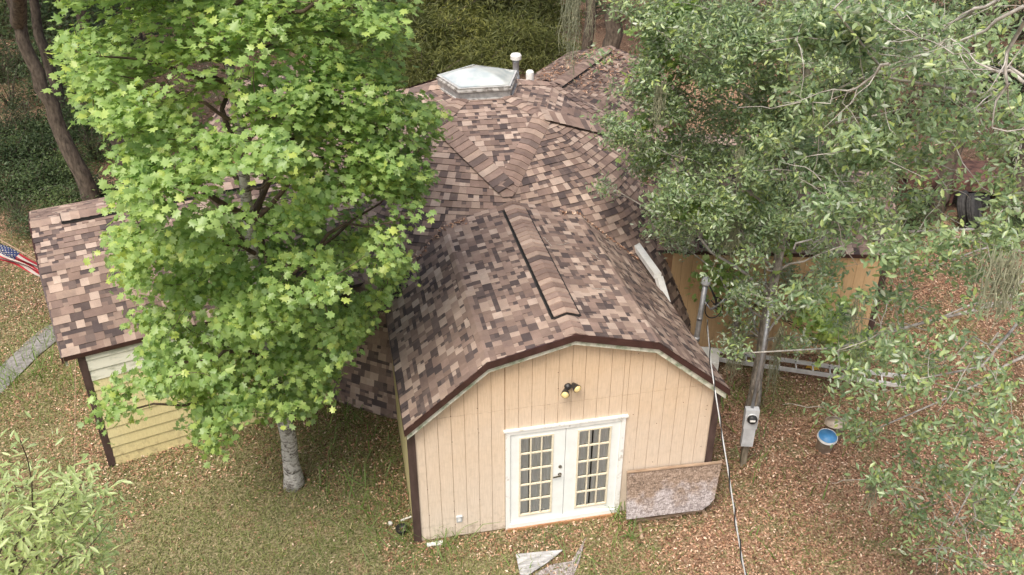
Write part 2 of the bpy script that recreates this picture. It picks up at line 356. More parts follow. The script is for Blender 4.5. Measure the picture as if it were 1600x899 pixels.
def shingle_poly(mb, P, tone=1.0, voff=0., uoff=0., u=None):
    P = [np.array(p, float) for p in P]
    n = np.cross(P[1]-P[0], P[2]-P[0]); n /= np.linalg.norm(n)
    if n[2] < 0: P = P[::-1]; n = -n
    if u is None: u = np.cross((0, 0, 1), n)
    u = np.array(u, float); u /= np.linalg.norm(u); v = np.cross(n, u)
    if v[2] < 0: v = -v; u = -u
    o = P[0]; Q = [(float(np.dot(p-o, u)), float(np.dot(p-o, v))) for p in P]
    cu = sum(q[0] for q in Q)/len(Q); cv = sum(q[1] for q in Q)/len(Q); hp = []
    for i in range(len(Q)):
        p, q = Q[i], Q[(i+1) % len(Q)]; a, b = q[1]-p[1], -(q[0]-p[0]); c = a*p[0]+b*p[1]
        if a*cu+b*cv > c: a, b, c = -a, -b, -c
        hp.append((a, b, c))
    u0, u1 = min(q[0] for q in Q), max(q[0] for q in Q); v0, v1 = min(q[1] for q in Q), max(q[1] for q in Q)
    k = 0; vv = v0-voff
    while vv < v1:
        wav = random.uniform(-.003, .003)
        x = u0-random.uniform(0, .4)
        while x < u1:
            gap = random.random() < .42
            w = random.uniform(.06, .12) if gap else random.uniform(.10, .21)
            cells = []
            if gap:
                dk = random.choice(DARK); cells.append((x, x+w, vv+wav, vv+EXPO*.48, tabcol(tone), .005, .003))
                cells.append((x, x+w, vv+EXPO*.48, vv+EXPO, tuple(q*tone for q in dk), .004, .001))
            else: cells.append((x, x+w, vv+wav, vv+EXPO+.004, tabcol(tone), .013, .004))
            for a, b, c, d, col, hl, hh in cells:
                pc = clip([(a, c), (b, c), (b, d), (a, d)], hp)
                if pc:
                    ext = [(q[0], q[1]) for q in pc]
                    pts = [o+u*q[0]+v*q[1]+n*(hl+(hh-hl)*(q[1]-vv)/EXPO) for q in ext]
                    tab_prism(mb, pts, col, n, .012)
            x += w
        vv += EXPO; k += 1
    mb.face([p-n*.004 for p in P], (.05, .04, .04))
def caps(mb, A, B, n1, n2, w=.15, lift=.016, tone=1., endlift=.0):
    """overlapping cap shingles from the high end A to the low end B"""
    A = np.array(A, float); B = np.array(B, float); d = B-A; L = np.linalg.norm(d); d /= L
    n1 = np.array(n1, float); n2 = np.array(n2, float)
    nm = n1+n2; nm /= np.linalg.norm(nm)
    s1 = np.cross(n1, d); s2 = np.cross(d, n2)
    if np.dot(s1, s2) > 0: pass
    if np.dot(np.cross(d, nm), s1) < 0: s1 = -s1
    if np.dot(-np.cross(d, nm), s2) < 0: s2 = -s2
    m = max(1, int(round(L/.15))); e = L/m
    for i in range(m):
        col = random.choice(MIDS+MIDS+TANS+[DARK[2]] + [DARK[1]]*(random.random() < .5)); k = random.uniform(.95, 1.2)*tone; col = tuple(c*k for c in col)
        rows = []
        for t, h in ((-.02, .001), (e+.0, .018)):
            c = A+d*(i*e+t)+nm*(lift+h)
            rows.append([c+s1*w-n1*.004, c+s1*w*.5+n1*.006, c+nm*.012, c+s2*w*.5+n2*.006, c+s2*w-n2*.004])
        vs = rows[0]+rows[1]+[p-nm*.02 for p in rows[1]]
        fs = [(j, j+5, j+6, j+1) for j in range(4)]+[(j+5, j+10, j+11, j+6) for j in range(4)]
        mb.add(vs, fs, col)
# ------------------------------------------------------------------ house
HC = np.array([2.453, 7.711]); DR = 5.22; DZ = -.186; AZ0 = -.0193
house = empty('dome_house', (HC[0], HC[1], 0), 'dome house with brown patchwork shingles and five gambrel wings round a pentagonal skylight', 'house')
def H(mb, name, mat, parent=None, smooth=False):      # child meshes keep world coordinates: parent offset is removed
    o = mb.build(name, mat, None, smooth)
    p = parent or house
    o.parent = p
    w = np.zeros(3); q = p
    while q is not None: w += np.array(q.location); q = q.parent
    o.location = tuple(-w)
    return o
# dome polyhedron
ph = (1+5**.5)/2
def sph(pol, az): return np.array([math.sin(pol)*math.sin(az), -math.sin(pol)*math.cos(az), math.cos(pol)])
ic = [sph(0, 0)] + [sph(math.atan(2), rad(36+72*i)) for i in range(5)] + [sph(math.pi-math.atan(2), rad(72*i)) for i in range(5)] + [sph(math.pi, 0)]
def _near(i): return [j for j in range(12) if j != i and np.linalg.norm(ic[i]-ic[j]) < 1.1]
tri = set()
for i in range(12):
    for j in _near(i):
        for k in _near(i):
            if k in _near(j): tri.add(tuple(sorted((i, j, k))))
planes = []; tris = []
Rz = np.array([[math.cos(AZ0), -math.sin(AZ0), 0], [math.sin(AZ0), math.cos(AZ0), 0], [0, 0, 1]])
for a, b, c in tri:
    A, B, C_ = ic[a], ic[b], ic[c]; g = {}
    for i in range(4):
        for j in range(4-i):
            p = (A*(3-i-j)+B*i+C_*j)/3; g[i, j] = Rz@(p/np.linalg.norm(p))
    for i in range(3):
        for j in range(3-i):
            tris.append((g[i, j], g[i+1, j], g[i, j+1]))
            if i+j < 2: tris.append((g[i+1, j], g[i+1, j+1], g[i, j+1]))
for t in tris:
    n = np.cross(t[1]-t[0], t[2]-t[0]); n /= np.linalg.norm(n)
    if np.dot(n, t[0]) < 0: n = -n
    planes.append((n, float(np.dot(n, t[0]))))
PN = np.array([p[0] for p in planes]); PH = np.array([p[1] for p in planes])
DC = np.array([HC[0], HC[1], DZ])
V1 = lambda az: Rz@sph(rad(20.08), rad(az)); VC = lambda az: Rz@sph(rad(37.38), rad(az))
def facet_of(d):
    q = PN@d; q[q <= 1e-6] = 1e-6; r = PH/q; i = int(np.argmin(r)); return i, r[i]
star_ids = set()
for k in range(5):
    az = 72*k
    for tr in ((V1(az-36), V1(az+36), np.array([0, 0, 1.])), (V1(az-36), V1(az+36), VC(az))):
        c = sum(tr)/3; star_ids.add(facet_of(c/np.linalg.norm(c))[0])
mb = MB()
T_DOME = 1.0
for k in range(5):
    az = 72*k
    A, B = V1(az-36), V1(az+36)
    shingle_poly(mb, [DC+DR*A, DC+DR*B, DC+DR*VC(az)], T_DOME, .02*k)
    shingle_poly(mb, [DC+DR*A, DC+DR*B, DC+DR*np.array([0, 0, 1.])], T_DOME, .03)
def dpt(pol, az, h=0):
    d = Rz@sph(pol, az); i, r = facet_of(d); bl = .5*min(1., max(0., (math.degrees(pol)-40)/12)); rr = (1-bl)*r+bl
    return DC+d*(DR*rr+h), d, i
FH = PH
def zpt(z, az, h=0.):
    # point of the faceted shell at height fraction z and azimuth az
    dh = Rz@np.array([math.sin(az), -math.cos(az), 0.]); q = PN@dh; num = PH-PN[:, 2]*z
    r = np.where(q > 1e-4, num/np.maximum(q, 1e-4), 9.); i = int(np.argmin(r)); ri = r[i]
    rs = math.sqrt(max(0., 1-z*z)); bl = .22*min(1., max(0., (.80-z)/.12)); rr = ri*(1-bl)+rs*bl
    return DC+np.array([dh[0]*rr*DR, dh[1]*rr*DR, z*DR])+PN[i]*h, PN[i], i
z = .935
while z > .02:
    slope = math.sqrt(max(.05, 1-z*z)); dz = EXPO*slope/DR; zt = z; zb = z-dz
    az = random.uniform(0, .05)
    while az < 2*math.pi:
        st = math.sqrt(1-zb*zb)*DR
        gap = random.random() < .42
        w = (random.uniform(.06, .12) if gap else random.uniform(.10, .21))/st
        c, d, i = zpt((zt+zb)/2, az+w/2)
        if i not in star_ids:
            if gap:
                zm = zt*.52+zb*.48
                cells = [(zm, zb, .0062, .013, tabcol(T_DOME)), (zt, zm, .001, .010, random.choice(DARK))]
            else: cells = [(zt+dz*.03, zb, .002, .020, tabcol(T_DOME))]
            for z1, z0, hh, hl, col in cells:
                q = [zpt(z0, az, hl)[0], zpt(z0, az+w, hl)[0], zpt(z1, az+w, hh)[0], zpt(z1, az, hh)[0]]
                tab_prism(mb, q, col, d, .016)
        az += w
    z -= dz
H(mb, 'dome_roof', 'shingle')
mb = MB()      # continuous under-surface just below the tabs
m_, k_ = 40, 150
for i in range(m_):
    for j in range(k_):
        z1, z0 = .95-.95*i/m_, .95-.95*(i+1)/m_; a0, a1 = 2*math.pi*j/k_, 2*math.pi*(j+1)/k_
        mb.face([zpt(z0, a0, -.02)[0], zpt(z0, a1, -.02)[0], zpt(z1, a1, -.02)[0], zpt(z1, a0, -.02)[0]])
H(mb, 'roof_underlay', 'underlay')
mb = MB()
top = np.array([0, 0, 1.])
def nrm(a, b, c):
    n = np.cross(b-a, c-a); n /= np.linalg.norm(n); return n if np.dot(n, a) > 0 else -n
for k in range(5):
    az = 72*k
    A, B, Cc = V1(az-36), V1(az+36), VC(az)
    Bn = V1(az+108); Cn = VC(az+72); D = Rz@sph(rad(43.35), rad(az+36))
    nS = nrm(A, B, Cc); nT = nrm(A, B, top); nT2 = nrm(B, Bn, top); nR = nrm(B, Cc, D); nL = nrm(B, Cn, D)
    hi = top*.2+B*.8; hi = hi*(.99)
    f = lambda x: DC+DR*x
    s0 = f(top)+(f(B)-f(top))*.43
    caps(mb, s0, f(B), nT, nT2, .18)
    caps(mb, f(B), f(Cc), nS, nR, .19)
    caps(mb, f(B), f(Cn), nrm(B, Bn, Cn), nL, .19)
for k in range(5):      # short cap pieces closing every node of the star
    for P0, rr_ in ((V1(72*k+36), .17), (VC(72*k), .19)):
        n_ = P0/np.linalg.norm(P0); c = DC+DR*P0+n_*.045; x_ = np.cross(n_, (0, 0, 1)); x_ /= np.linalg.norm(x_); y_ = np.cross(n_, x_)
        mb.face([c+rr_*(math.cos(t)*x_+math.sin(t)*y_)-n_*.035 if True else c for t in np.linspace(0, 2*math.pi, 7)[:-1]], random.choice(MIDS))
H(mb, 'hip_cap', 'shingle')
# wings
RZ, KX, KZ, EX, EZ = 3.78, 1.27, 3.468, 2.50, 2.44
class Wing:
    def __init__(s, az, L, l0=2.6):
        a = rad(az); s.d = np.array([math.sin(a), -math.cos(a)]); s.n = np.array([math.cos(a), math.sin(a)]); s.L = L; s.l0 = l0
    def p(s, w, l, z):
        q = HC+s.d*l+s.n*w; return np.array([q[0], q[1], z])
def roofz(w):
    w = abs(w)
    return RZ-(RZ-KZ)*w/KX if w < KX else KZ-(KZ-EZ)*(w-KX)/(EX-KX)
def wing_roof(W, tone=1., vent=(3.7, 7.2), seg=10):
    mb = MB()
    u = np.array([*W.d, 0.])
    for sgn in (-1, 1):
        shingle_poly(mb, [W.p(0, W.l0, RZ), W.p(0, W.L, RZ), W.p(sgn*KX, W.L, KZ), W.p(sgn*KX, W.l0, KZ)], tone, 0, 0, u)
        shingle_poly(mb, [W.p(sgn*KX, W.l0, KZ), W.p(sgn*KX, W.L, KZ), W.p(sgn*EX, W.L, EZ), W.p(sgn*EX, W.l0, EZ)], tone, 0, 0, u)
    # soft bend over the knuckle and a solid deck below
    for sgn in (-1, 1):
        l = W.l0
        while l < W.L:
            e = min(l+random.uniform(.16, .28), W.L)
            pts = []
            sl1 = np.array([KX, KZ-RZ]); sl1 = sl1/np.linalg.norm(sl1); sl2 = np.array([EX-KX, EZ-KZ]); sl2 = sl2/np.linalg.norm(sl2)
            prof = [np.array([KX, KZ])-sl1*.085, np.array([KX, KZ])-sl1*.035, np.array([KX, KZ])+np.array([.008, .012])*0, np.array([KX, KZ])+sl2*.035, np.array([KX, KZ])+sl2*.085]
            nn = [(.21, .98), (.3, .95), (.45, .89), (.58, .81), (.64, .77)]; hs = [.003, .012, .018, .016, .015]
            prof = [q+np.array(m)*h for q, m, h in zip(prof, nn, hs)]
            col = tabcol(tone)
            for (a, b) in zip(prof[:-1], prof[1:]):
                mb.face([W.p(sgn*a[0], l, a[1]), W.p(sgn*a[0], e, a[1]), W.p(sgn*b[0], e, b[1]), W.p(sgn*b[0], l, b[1])], col)
            l = e
    nl = np.array([*(-W.n*(RZ-KZ)), KX]); nl /= np.linalg.norm(nl); nr = np.array([*(W.n*(RZ-KZ)), KX]); nr /= np.linalg.norm(nr)
    # flat ridge caps beyond the vent
    caps(mb, W.p(0, W.l0, RZ), W.p(0, vent[0], RZ), nl, nr, .17, .004, tone)
    caps(mb, W.p(0, vent[1], RZ), W.p(0, W.L-.01, RZ), nl, nr, .17, .004, tone)
    o = H(mb, 'wing_roof', 'shingle')
    mv = MB(); caps(mv, W.p(0, vent[0], RZ+.045), W.p(0, vent[1], RZ+.045), nl, nr, .20, .0, tone*1.08); H(mv, 'ridge_vent', 'shingle')
    ms = MB()
    for sgn in (-1, 1):
        z = roofz(.19)
        ms.obox((W.p(sgn*.185, vent[0], z+.02)+W.p(sgn*.185, vent[1], z+.02))/2, np.array([*W.d, 0])*(vent[1]-vent[0])/2, np.array([*W.n, 0])*.012, (0, 0, .026))
        ms.obox((W.p(sgn*.215, vent[0], roofz(.215)+.017)+W.p(sgn*.215, vent[1], roofz(.215)+.017))/2, np.array([*W.d, 0])*(vent[1]-vent[0])/2, np.array([*W.n, 0])*.014, (0, 0, .004))
    ms.bar(W.p(-.2, vent[1]+.006, roofz(.2)+.02), W.p(0, vent[1]+.006, RZ+.02), .02, .03); ms.bar(W.p(.2, vent[1]+.006, roofz(.2)+.02), W.p(0, vent[1]+.006, RZ+.02), .02, .03)
    H(ms, 'vent_slot', 'dark_gap')
    md = MB()
    ring = [(-EX+.01, EZ-.012), (-KX, KZ-.012), (0, RZ-.012), (KX, KZ-.012), (EX-.01, EZ-.012), (EX-.01, EZ-.06), (KX-.04, KZ-.07), (0, RZ-.07), (-KX+.04, KZ-.07), (-EX+.01, EZ-.06)]
    md.prism([W.p(a, W.l0, b) for a, b in ring], np.array([*W.d, 0])*(W.L-W.l0-.03)); H(md, 'roof_deck', 'underlay')
    # rake fascia + trim
    mf = MB(); mt = MB()
    line = [(-EX-.01, EZ), (-KX, KZ), (0, RZ), (KX, KZ), (EX+.01, EZ)]
    for (a, b) in zip(line[:-1], line[1:]):
        q = [(a[0], a[1]+.006), (b[0], b[1]+.006), (b[0], b[1]-.105), (a[0], a[1]-.105)]
        mf.prism([W.p(x, W.L-.012, z) for x, z in q], np.array([*W.d, 0])*.03)
        s = .985
        q = [(a[0]*s, a[1]-.09), (b[0]*s, b[1]-.09), (b[0]*s, b[1]-.19), (a[0]*s, a[1]-.19)]
        mt.prism([W.p(x, W.L-.06, z) for x, z in q], np.array([*W.d, 0])*.035)
        q = [(a[0]*s, a[1]-.075), (b[0]*s, b[1]-.075), (b[0]*s, b[1]-.09), (a[0]*s, a[1]-.09)]
        mt.prism([W.p(x, W.L-.21, z) for x, z in q], np.array([*W.d, 0])*.19)
    H(mf, 'rake_fascia', 'fascia'); H(mt, 'rake_trim', 'soffit')
    for sgn in (-1, 1):
        me_ = MB(); a, b = W.p(sgn*(EX+.004), 4.2, EZ-.035), W.p(sgn*(EX+.004), W.L-.02, EZ-.035)
        me_.bar(a, b, .022, .075); H(me_, 'eave_fascia', 'fascia')
    return o
HW = 2.45
def siding_strips(mb, gm, W, face, x0, x1, top, hole=None, side=0, first=.203):
    """vertical grooved boards. face='end': across the gable at l=W.L-.2 ; face='side' along the wing."""
    x = x0; k = 0; g = .006
    while x < x1-.005:
        e = min(x+(.203 if k else first), x1); k += 1
        spans = [(0.02, 2.436), (2.442, 99)]
        if hole and e > hole[0] and x < hole[1]:
            if x < hole[0] < e-.001: e = hole[0]; spans = spans
            elif x >= hole[0]-1e-6:
                if e > hole[1]: e = hole[1]
                spans = [(hole[2], 2.436), (2.442, 99)]
        for z0, z1 in spans:
            a, b = x+g/2, e-g/2
            if b-a < .01: continue
            if face == 'end':
                za, zb = min(z1, roofz(a)-.09), min(z1, roofz(b)-.09)
                if min(za, zb) <= z0+.01: continue
                L = W.L-W.wall
                pts = [W.p(a, L, z0), W.p(b, L, z0), W.p(b, L, zb), W.p(a, L, za)]
                if a < -KX+.0 < b or a < KX < b or a < 0 < b:
                    m = 0 if a < 0 < b else (KX if a < KX < b else -KX); 
                    if z1 > 50: pts = [W.p(a, L, z0), W.p(b, L, z0), W.p(b, L, zb), W.p(m, L, roofz(m)-.09), W.p(a, L, za)]
                mb.prism(pts, -np.array([*W.d, 0])*.012)
            else:
                zt = min(z1, top)
                if zt <= z0+.01: continue
                mb.prism([W.p(side*HW, a, z0), W.p(side*HW, b, z0), W.p(side*HW, b, zt), W.p(side*HW, a, zt)], -side*np.array([*W.n, 0])*.012)
        x = e
def corner_posts(W):
    for sgn in (-1, 1):
        m = MB(); zt = roofz(HW-.05)-.13
        L = W.L-W.wall
        m.prism([W.p(sgn*(HW+.018), L-.0, 0), W.p(sgn*(HW+.018), L+.022, 0), W.p(sgn*(HW-.10), L+.022, 0), W.p(sgn*(HW-.10), L+.003, 0), W.p(sgn*(HW+.003), L+.003, 0), W.p(sgn*(HW+.003), L-.10, 0), W.p(sgn*(HW+.018), L-.10, 0)], (0, 0, zt))
        H(m, 'corner_trim', 'brown_trim')
def plain_back(W, sides=(-1, 1), end=True):
    m = MB(); L = W.L-W.wall-.012
    if end: m.face([W.p(-HW+.012, L, 0), W.p(HW-.012, L, 0), W.p(HW-.012, L, roofz(HW)-.07), W.p(KX, L, KZ-.07), W.p(0, L, RZ-.07), W.p(-KX, L, KZ-.07), W.p(-HW+.012, L, roofz(HW)-.07)])
    for s in sides: m.face([W.p(s*(HW-.012), 3.6, 0), W.p(s*(HW-.012), L, 0), W.p(s*(HW-.012), L, EZ+.02), W.p(s*(HW-.012), 3.6, EZ+.02)])
    return H(m, 'wall_sheathing', 'groove')
# --- front wing
WF = Wing(0, 7.90); WF.wall = .19
wing_roof(WF, 1.0, (3.62, 7.38))
m = MB(); DX0, DX1, DZT = 1.468-2.453, 3.374-2.453, 2.033
siding_strips(m, None, WF, 'end', -HW, HW, 9, (DX0, DX1, DZT), first=.24); H(m, 'front_wall', 'peach')
m = MB()
# sheathing leaves the doorway open
L = WF.L-WF.wall-.0125
for (a, b, z0) in ((-HW+.012, DX0, 0), (DX0, DX1, DZT), (DX1, HW-.012, 0)):
    xs = [a]+[k for k in (-KX, 0, KX) if a < k < b]+[b]
    m.face([WF.p(a, L, z0), WF.p(b, L, z0)]+[WF.p(x, L, roofz(x)-.08) for x in xs[::-1]])
for s in (-1, 1): m.face([WF.p(s*(HW-.012), 3.6, 0), WF.p(s*(HW-.012), L, 0), WF.p(s*(HW-.012), L, EZ+.02), WF.p(s*(HW-.012), 3.6, EZ+.02)])
H(m, 'wall_sheathing', 'groove')
corner_posts(WF)
m = MB(); siding_strips(m, None, WF, 'side', 4.2, WF.L-WF.wall-.1, 2.42, None, -1); tag(H(m, 'side_wall', 'yellow'), 'yellow left side wall')
m = MB(); siding_strips(m, None, WF, 'side', 4.2, WF.L-WF.wall-.1, 2.42, None, 1); H(m, 'side_wall', 'tan')
# French door
YW = HC[1]-(WF.L-WF.wall)      # world y of the front wall face
dx0, dx1 = 1.468, 3.374
door = empty('double_door', (0, 0, 0)); door.parent = house; door.location = ((dx0+dx1)/2-HC[0], YW-HC[1], 0); door['label'] = 'white glazed double door'
def D(mb, name, mat): return H(mb, name, mat, door)
m = MB()
m.box(dx0, dx0+.07, YW-.03, YW+.08, .0, DZT); m.box(dx1-.07, dx1, YW-.03, YW+.08, .0, DZT); m.box(dx0+.07, dx1-.07, YW-.03, YW+.08, DZT-.065, DZT)
m.box(dx0-.03, dx1+.03, YW-.05, YW-.0, DZT+.001, DZT+.03)
D(m, 'door_frame', 'frame_white')
m = MB(); m.box(dx0+.07, dx1-.07, YW-.045, YW+.07, .02, .13); D(m, 'kick_board', 'door_white')
m = MB(); m.box(dx0+.03, dx1-.03, YW-.075, YW-.047, -.02, .05); D(m, 'sill_board', 'sill')
ix0, ix1 = dx0+.07, dx1-.07; mid = (ix0+ix1)/2
for li, (a, b) in enumerate(((ix0+.003, mid-.004), (mid+.004, ix1-.003))):
    z0, z1 = .137, DZT-.068; gx0, gx1 = (a+.155, b-.205) if li == 0 else (a+.20, b-.16); gz0, gz1 = z0+.13, z1-.10
    m = MB(); y0, y1 = YW-.005, YW+.04
    m.box(a, gx0, y0, y1, z0, z1); m.box(gx1, b, y0, y1, z0, z1); m.box(gx0, gx1, y0, y1, z0, gz0); m.box(gx0, gx1, y0, y1, gz1, z1)
    leaf = D(m, 'door_leaf', 'door_white')
    m = MB(); t = .028
    m.box(gx0-.015, gx0+t-.015, y0-.014, y0+.02, gz0-.015, gz1+.015); m.box(gx1-t+.015, gx1+.015, y0-.014, y0+.02, gz0-.015, gz1+.015)
    m.box(gx0+t-.015, gx1-t+.015, y0-.014, y0+.02, gz0-.015, gz0+t-.015); m.box(gx0+t-.015, gx1-t+.015, y0-.014, y0+.02, gz1-t+.015, gz1+.015)
    for i in (1, 2): x = gx0+(gx1-gx0)*i/3; m.box(x-.011, x+.011, y0-.009, y0+.018, gz0+.014, gz1-.014)
    for i in range(1, 5):
        z = gz0+(gz1-gz0)*i/5; m.box(gx0+.014, gx1-.014, y0-.011, y0+.0165, z-.011, z+.011)
    D(m, 'glazing_bar', 'cream')
    m = MB(); m.face([(gx0, y0+.022, gz0), (gx1, y0+.022, gz0), (gx1, y0+.022, gz1), (gx0, y0+.022, gz1)]); D(m, 'glass', 'glass') if 'glass' in M else None
    DOORG = (gx0, gx1, y0, gz0, gz1) if li == 0 else DOORG
    M.setdefault('_g', []).append((gx0, gx1, y0, gz0, gz1))
def glass_mat():
    m, nt = newmat('window_glass')
    t = nt.nodes.new('ShaderNodeBsdfTransparent'); t.inputs[0].default_value = (.96, .97, .96, 1)
    g = nt.nodes.new('ShaderNodeBsdfGlossy'); g.inputs['Roughness'].default_value = .03
    fr = nt.nodes.new('ShaderNodeFresnel'); fr.inputs[0].default_value = 1.5
    mx = nt.nodes.new('ShaderNodeMixShader'); o = nt.nodes.new('ShaderNodeOutputMaterial')
    nt.links.new(fr.outputs[0], mx.inputs[0]); nt.links.new(t.outputs[0], mx.inputs[1]); nt.links.new(g.outputs[0], mx.inputs[2]); nt.links.new(mx.outputs[0], o.inputs[0]); return m
M['glass'] = glass_mat()
M['curtain'] = plain('grey_curtain', (.76, .75, .71), (.90, .89, .86), 5, .9, vec=(6, 1, .5))
M['room'] = plain('painted_dark_room', (.03, .028, .025), (.045, .04, .035), 3)  # near-black colour stands in for the unlit room
for gx0, gx1, y0, gz0, gz1 in M.pop('_g'):
    m = MB(); m.face([(gx0, y0+.022, gz0), (gx1, y0+.022, gz0), (gx1, y0+.022, gz1), (gx0, y0+.022, gz1)]); D(m, 'glass', 'glass')
    m = MB(); n = 90; ph_ = random.uniform(0, 6)
    parts = [(0, .32), (.34, .64), (.66, 1.0)] if gx0 < mid-.4 else [(0, .46), (.50, 1.0)]
    for p0, p1 in parts:
        xs = np.linspace(gx0-.04+(gx1-gx0+.08)*p0, gx0-.04+(gx1-gx0+.08)*p1, 40)
        ys = [y0+.05+.010*math.sin(x*75+ph_+.8*math.sin(x*19)) for x in xs]
        vs = [(x, y, gz0-.05) for x, y in zip(xs, ys)]+[(x, y, gz1+.05) for x, y in zip(xs, ys)]
        m.add(vs, [(i, i+1, i+41, i+40) for i in range(39)])
    D(m, 'curtain', 'curtain', ) if False else H(m, 'curtain', 'curtain', door, True)
m = MB(); hx = mid-.075
m.lathe((hx, YW-.006, 1.03), [(.0, -.01), (.032, -.01), (.03, .008), (.012, .012), (.012, .05), (.0, .052)], 18, (0, -1, 0))
m.bar((hx+.005, YW-.05, 1.03), (hx-.12, YW-.055, 1.02), .014, .022); D(m, 'handle', 'nickel')
m = MB(); m.lathe((hx, YW-.006, 1.19), [(.0, -.01), (.03, -.01), (.028, .015), (.012, .02), (.0, .03)], 18, (0, -1, 0)); D(m, 'deadbolt', 'nickel')
# inner room back wall and floor, unlit darkness painted in as near-black
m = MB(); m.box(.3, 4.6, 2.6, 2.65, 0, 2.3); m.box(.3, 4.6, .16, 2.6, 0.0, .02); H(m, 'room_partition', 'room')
m = MB()
for _ in range(46):
    x = RNG.choice(np.arange(12))*.4064+.24+RNG.normal(0, .006); z = RNG.uniform(.1, 3.2)
    if x < 4.8 and z < roofz(x-2.453)-.3 and not (1.4 < x < 3.45 and z < 2.1): m.lathe((x, -.001, z), [(0, -.002), (.007, -.001), (.007, .003), (0, .004)], 7, (0, -1, 0))
for px, py in ((1037, 659), (654, 760)):
    pass
m.v = [tuple(v) for v in m.v]; H(m, 'nail_heads', 'rust')['kind'] = 'stuff'
# floodlight on the gable
fl = empty('floodlight', (0, 0, 0)); fl.parent = house; P = np.array([2.453+.10, YW, 2.93])
# solve its spot from the photo: on the wall plane
d = ray(888, 603); t = (YW-CY)/d[1]; P = CAM+d*t; fl.location = (P[0]-HC[0], YW-HC[1], P[2])
m = MB(); m.lathe((P[0]-.01, YW-.002, P[2]), [(0, 0), (.055, 0), (.055, .03), (.03, .06), (0, .065)], 18, (0, -1, 0))
lamps = []
for sx, sz in ((-1, -.02), (1, .06)):
    a = np.array([P[0]+sx*.02, YW-.05, P[2]+.01]); b = np.array([P[0]+sx*.07, YW-.11, P[2]+sz]); m.tube([a, b], .014, 8)
    ax = np.array([sx*.35, -1, -.1]); ax /= np.linalg.norm(ax)
    m.lathe(b, [(0, -.06), (.03, -.055), (.055, .02), (.066, .07)], 18, ax)
    lamps.append((b, ax))
H(m, 'lamp_holder', 'black', fl)
for b, ax in lamps:
    m = MB(); m.lathe(b, [(.060, .068), (.055, .085), (.03, .10), (0, .104)], 18, ax); H(m, 'lamp_lens', 'amber', fl, True)
def wallpt(px, py):
    d = ray(px, py); return CAM+d*(YW-CY)/d[1]
P = wallpt(717.5, 810.5); m = MB(); m.box(P[0]-.045, P[0]+.045, YW-.02, YW+.001, P[2]-.06, P[2]+.06); m.box(P[0]-.05, P[0]+.05, YW-.04, YW-.0, P[2]+.06, P[2]+.07)
ob = H(m, 'outlet_box', 'meter_grey'); m = MB(); m.box(P[0]-.022, P[0]+.022, YW-.024, YW-.019, P[2]-.04, P[2]-.005); m.box(P[0]-.022, P[0]+.022, YW-.024, YW-.019, P[2]+.005, P[2]+.04); H(m, 'socket', 'white', ob)
# --- left wing
WL = Wing(-72-1.2, 8.86); WL.wall = .23
wing_roof(WL, 1.0, (4.0, 8.35)); plain_back(WL, (-1,)); corner_posts(WL)
def lap(W, side, mats):
    rows = {}
    z = 0.; i = 0; ex = .205
    while z < 2.36:
        z1 = min(z+ex, 2.37); m = rows.setdefault(mats(i, z), MB())
        n = np.array([*W.n, 0])*side; l0, l1 = 4.2, W.L-W.wall-.1
        a, b = W.p(side*HW, l0, 0), W.p(side*HW, l1, 0)
        q = [a+np.array([0, 0, z])+n*.022, a+np.array([0, 0, z1+.01])+n*.001, a+np.array([0, 0, z1+.01])-n*.01, a+np.array([0, 0, z])-n*.01]
        m.prism(q, b-a); z += ex; i += 1
    for k, m in rows.items():
        o = H(m, 'side_wall', k)
        if k == 'white_lap': o['label'] = 'mildewed white top rows of siding'
lap(WL, 1, lambda i, z: 'white_lap' if z > 1.72 else 'yellow')
m = MB(); siding_strips(m, None, WL, 'end', -HW, HW, 9); H(m, 'end_wall', 'peach')
# --- right wing
WR = Wing(76, 8.45); WR.wall = .2
wing_roof(WR, .92, (4.0, 8.0)); plain_back(WR); corner_posts(WR)
m = MB(); siding_strips(m, None, WR, 'side', 4.0, WR.L-WR.wall-.1, 2.41, None, -1); tag(H(m, 'side_wall', 'tan'))
m = MB(); siding_strips(m, None, WR, 'end', -HW, HW, 9); H(m, 'end_wall', 'tan')
# --- back wings
for az, L in ((144-1.2, 8.15), (-144-1.2, 7.9)):
    Wb = Wing(az, L); Wb.wall = .2; wing_roof(Wb, .72 if az > 0 else .9, (3.7, L-.5)); plain_back(Wb); corner_posts(Wb)
    m = MB(); siding_strips(m, None, Wb, 'end', -HW, HW, 9); H(m, 'end_wall', 'peach')
    if az > 0: WB = Wb
# skylight
sk = empty('skylight', (0, 0, 0)); sk.parent = house; sk.location = (0, 0, 4.95); sk['label'] = 'five sided domed skylight'
SK = .86
def pent(r, z, cx=HC[0], cy=HC[1]+.02, off=0):
    r = r*SK
    return [np.array([cx+r*math.sin(AZ0+rad(36+72*i)), cy-r*math.cos(AZ0+rad(36+72*i)), z]) for i in range(5)]
def pring(m, r0, r1, z0, z1):
    a, b, c, e = pent(r0, z0), pent(r1, z0), pent(r1, z1), pent(r0, z1); vs = a+b+c+e
    fs = []
    for i in range(5):
        j = (i+1) % 5
        fs += [(i, j, 5+j, 5+i), (5+i, 5+j, 10+j, 10+i), (10+i, 10+j, 15+j, 15+i), (15+i, 15+j, j, i)]
    m.add(vs, fs)
m = MB(); pring(m, .93, 1.04, 4.66, 5.04); H(m, 'curb', 'galv', sk)
m = MB(); pring(m, .90, 1.075, 5.042, 5.075); pring(m, .945, 1.03, 5.077, 5.115); H(m, 'frame', 'flash', sk)
m = MB(); pring(m, .92, 1.045, 5.117, 5.129); H(m, 'retaining_strip', 'alu', sk)
m = MB(); pring(m, .96, 1.09, 4.60, 4.90); H(m, 'flashing', 'flash', sk)
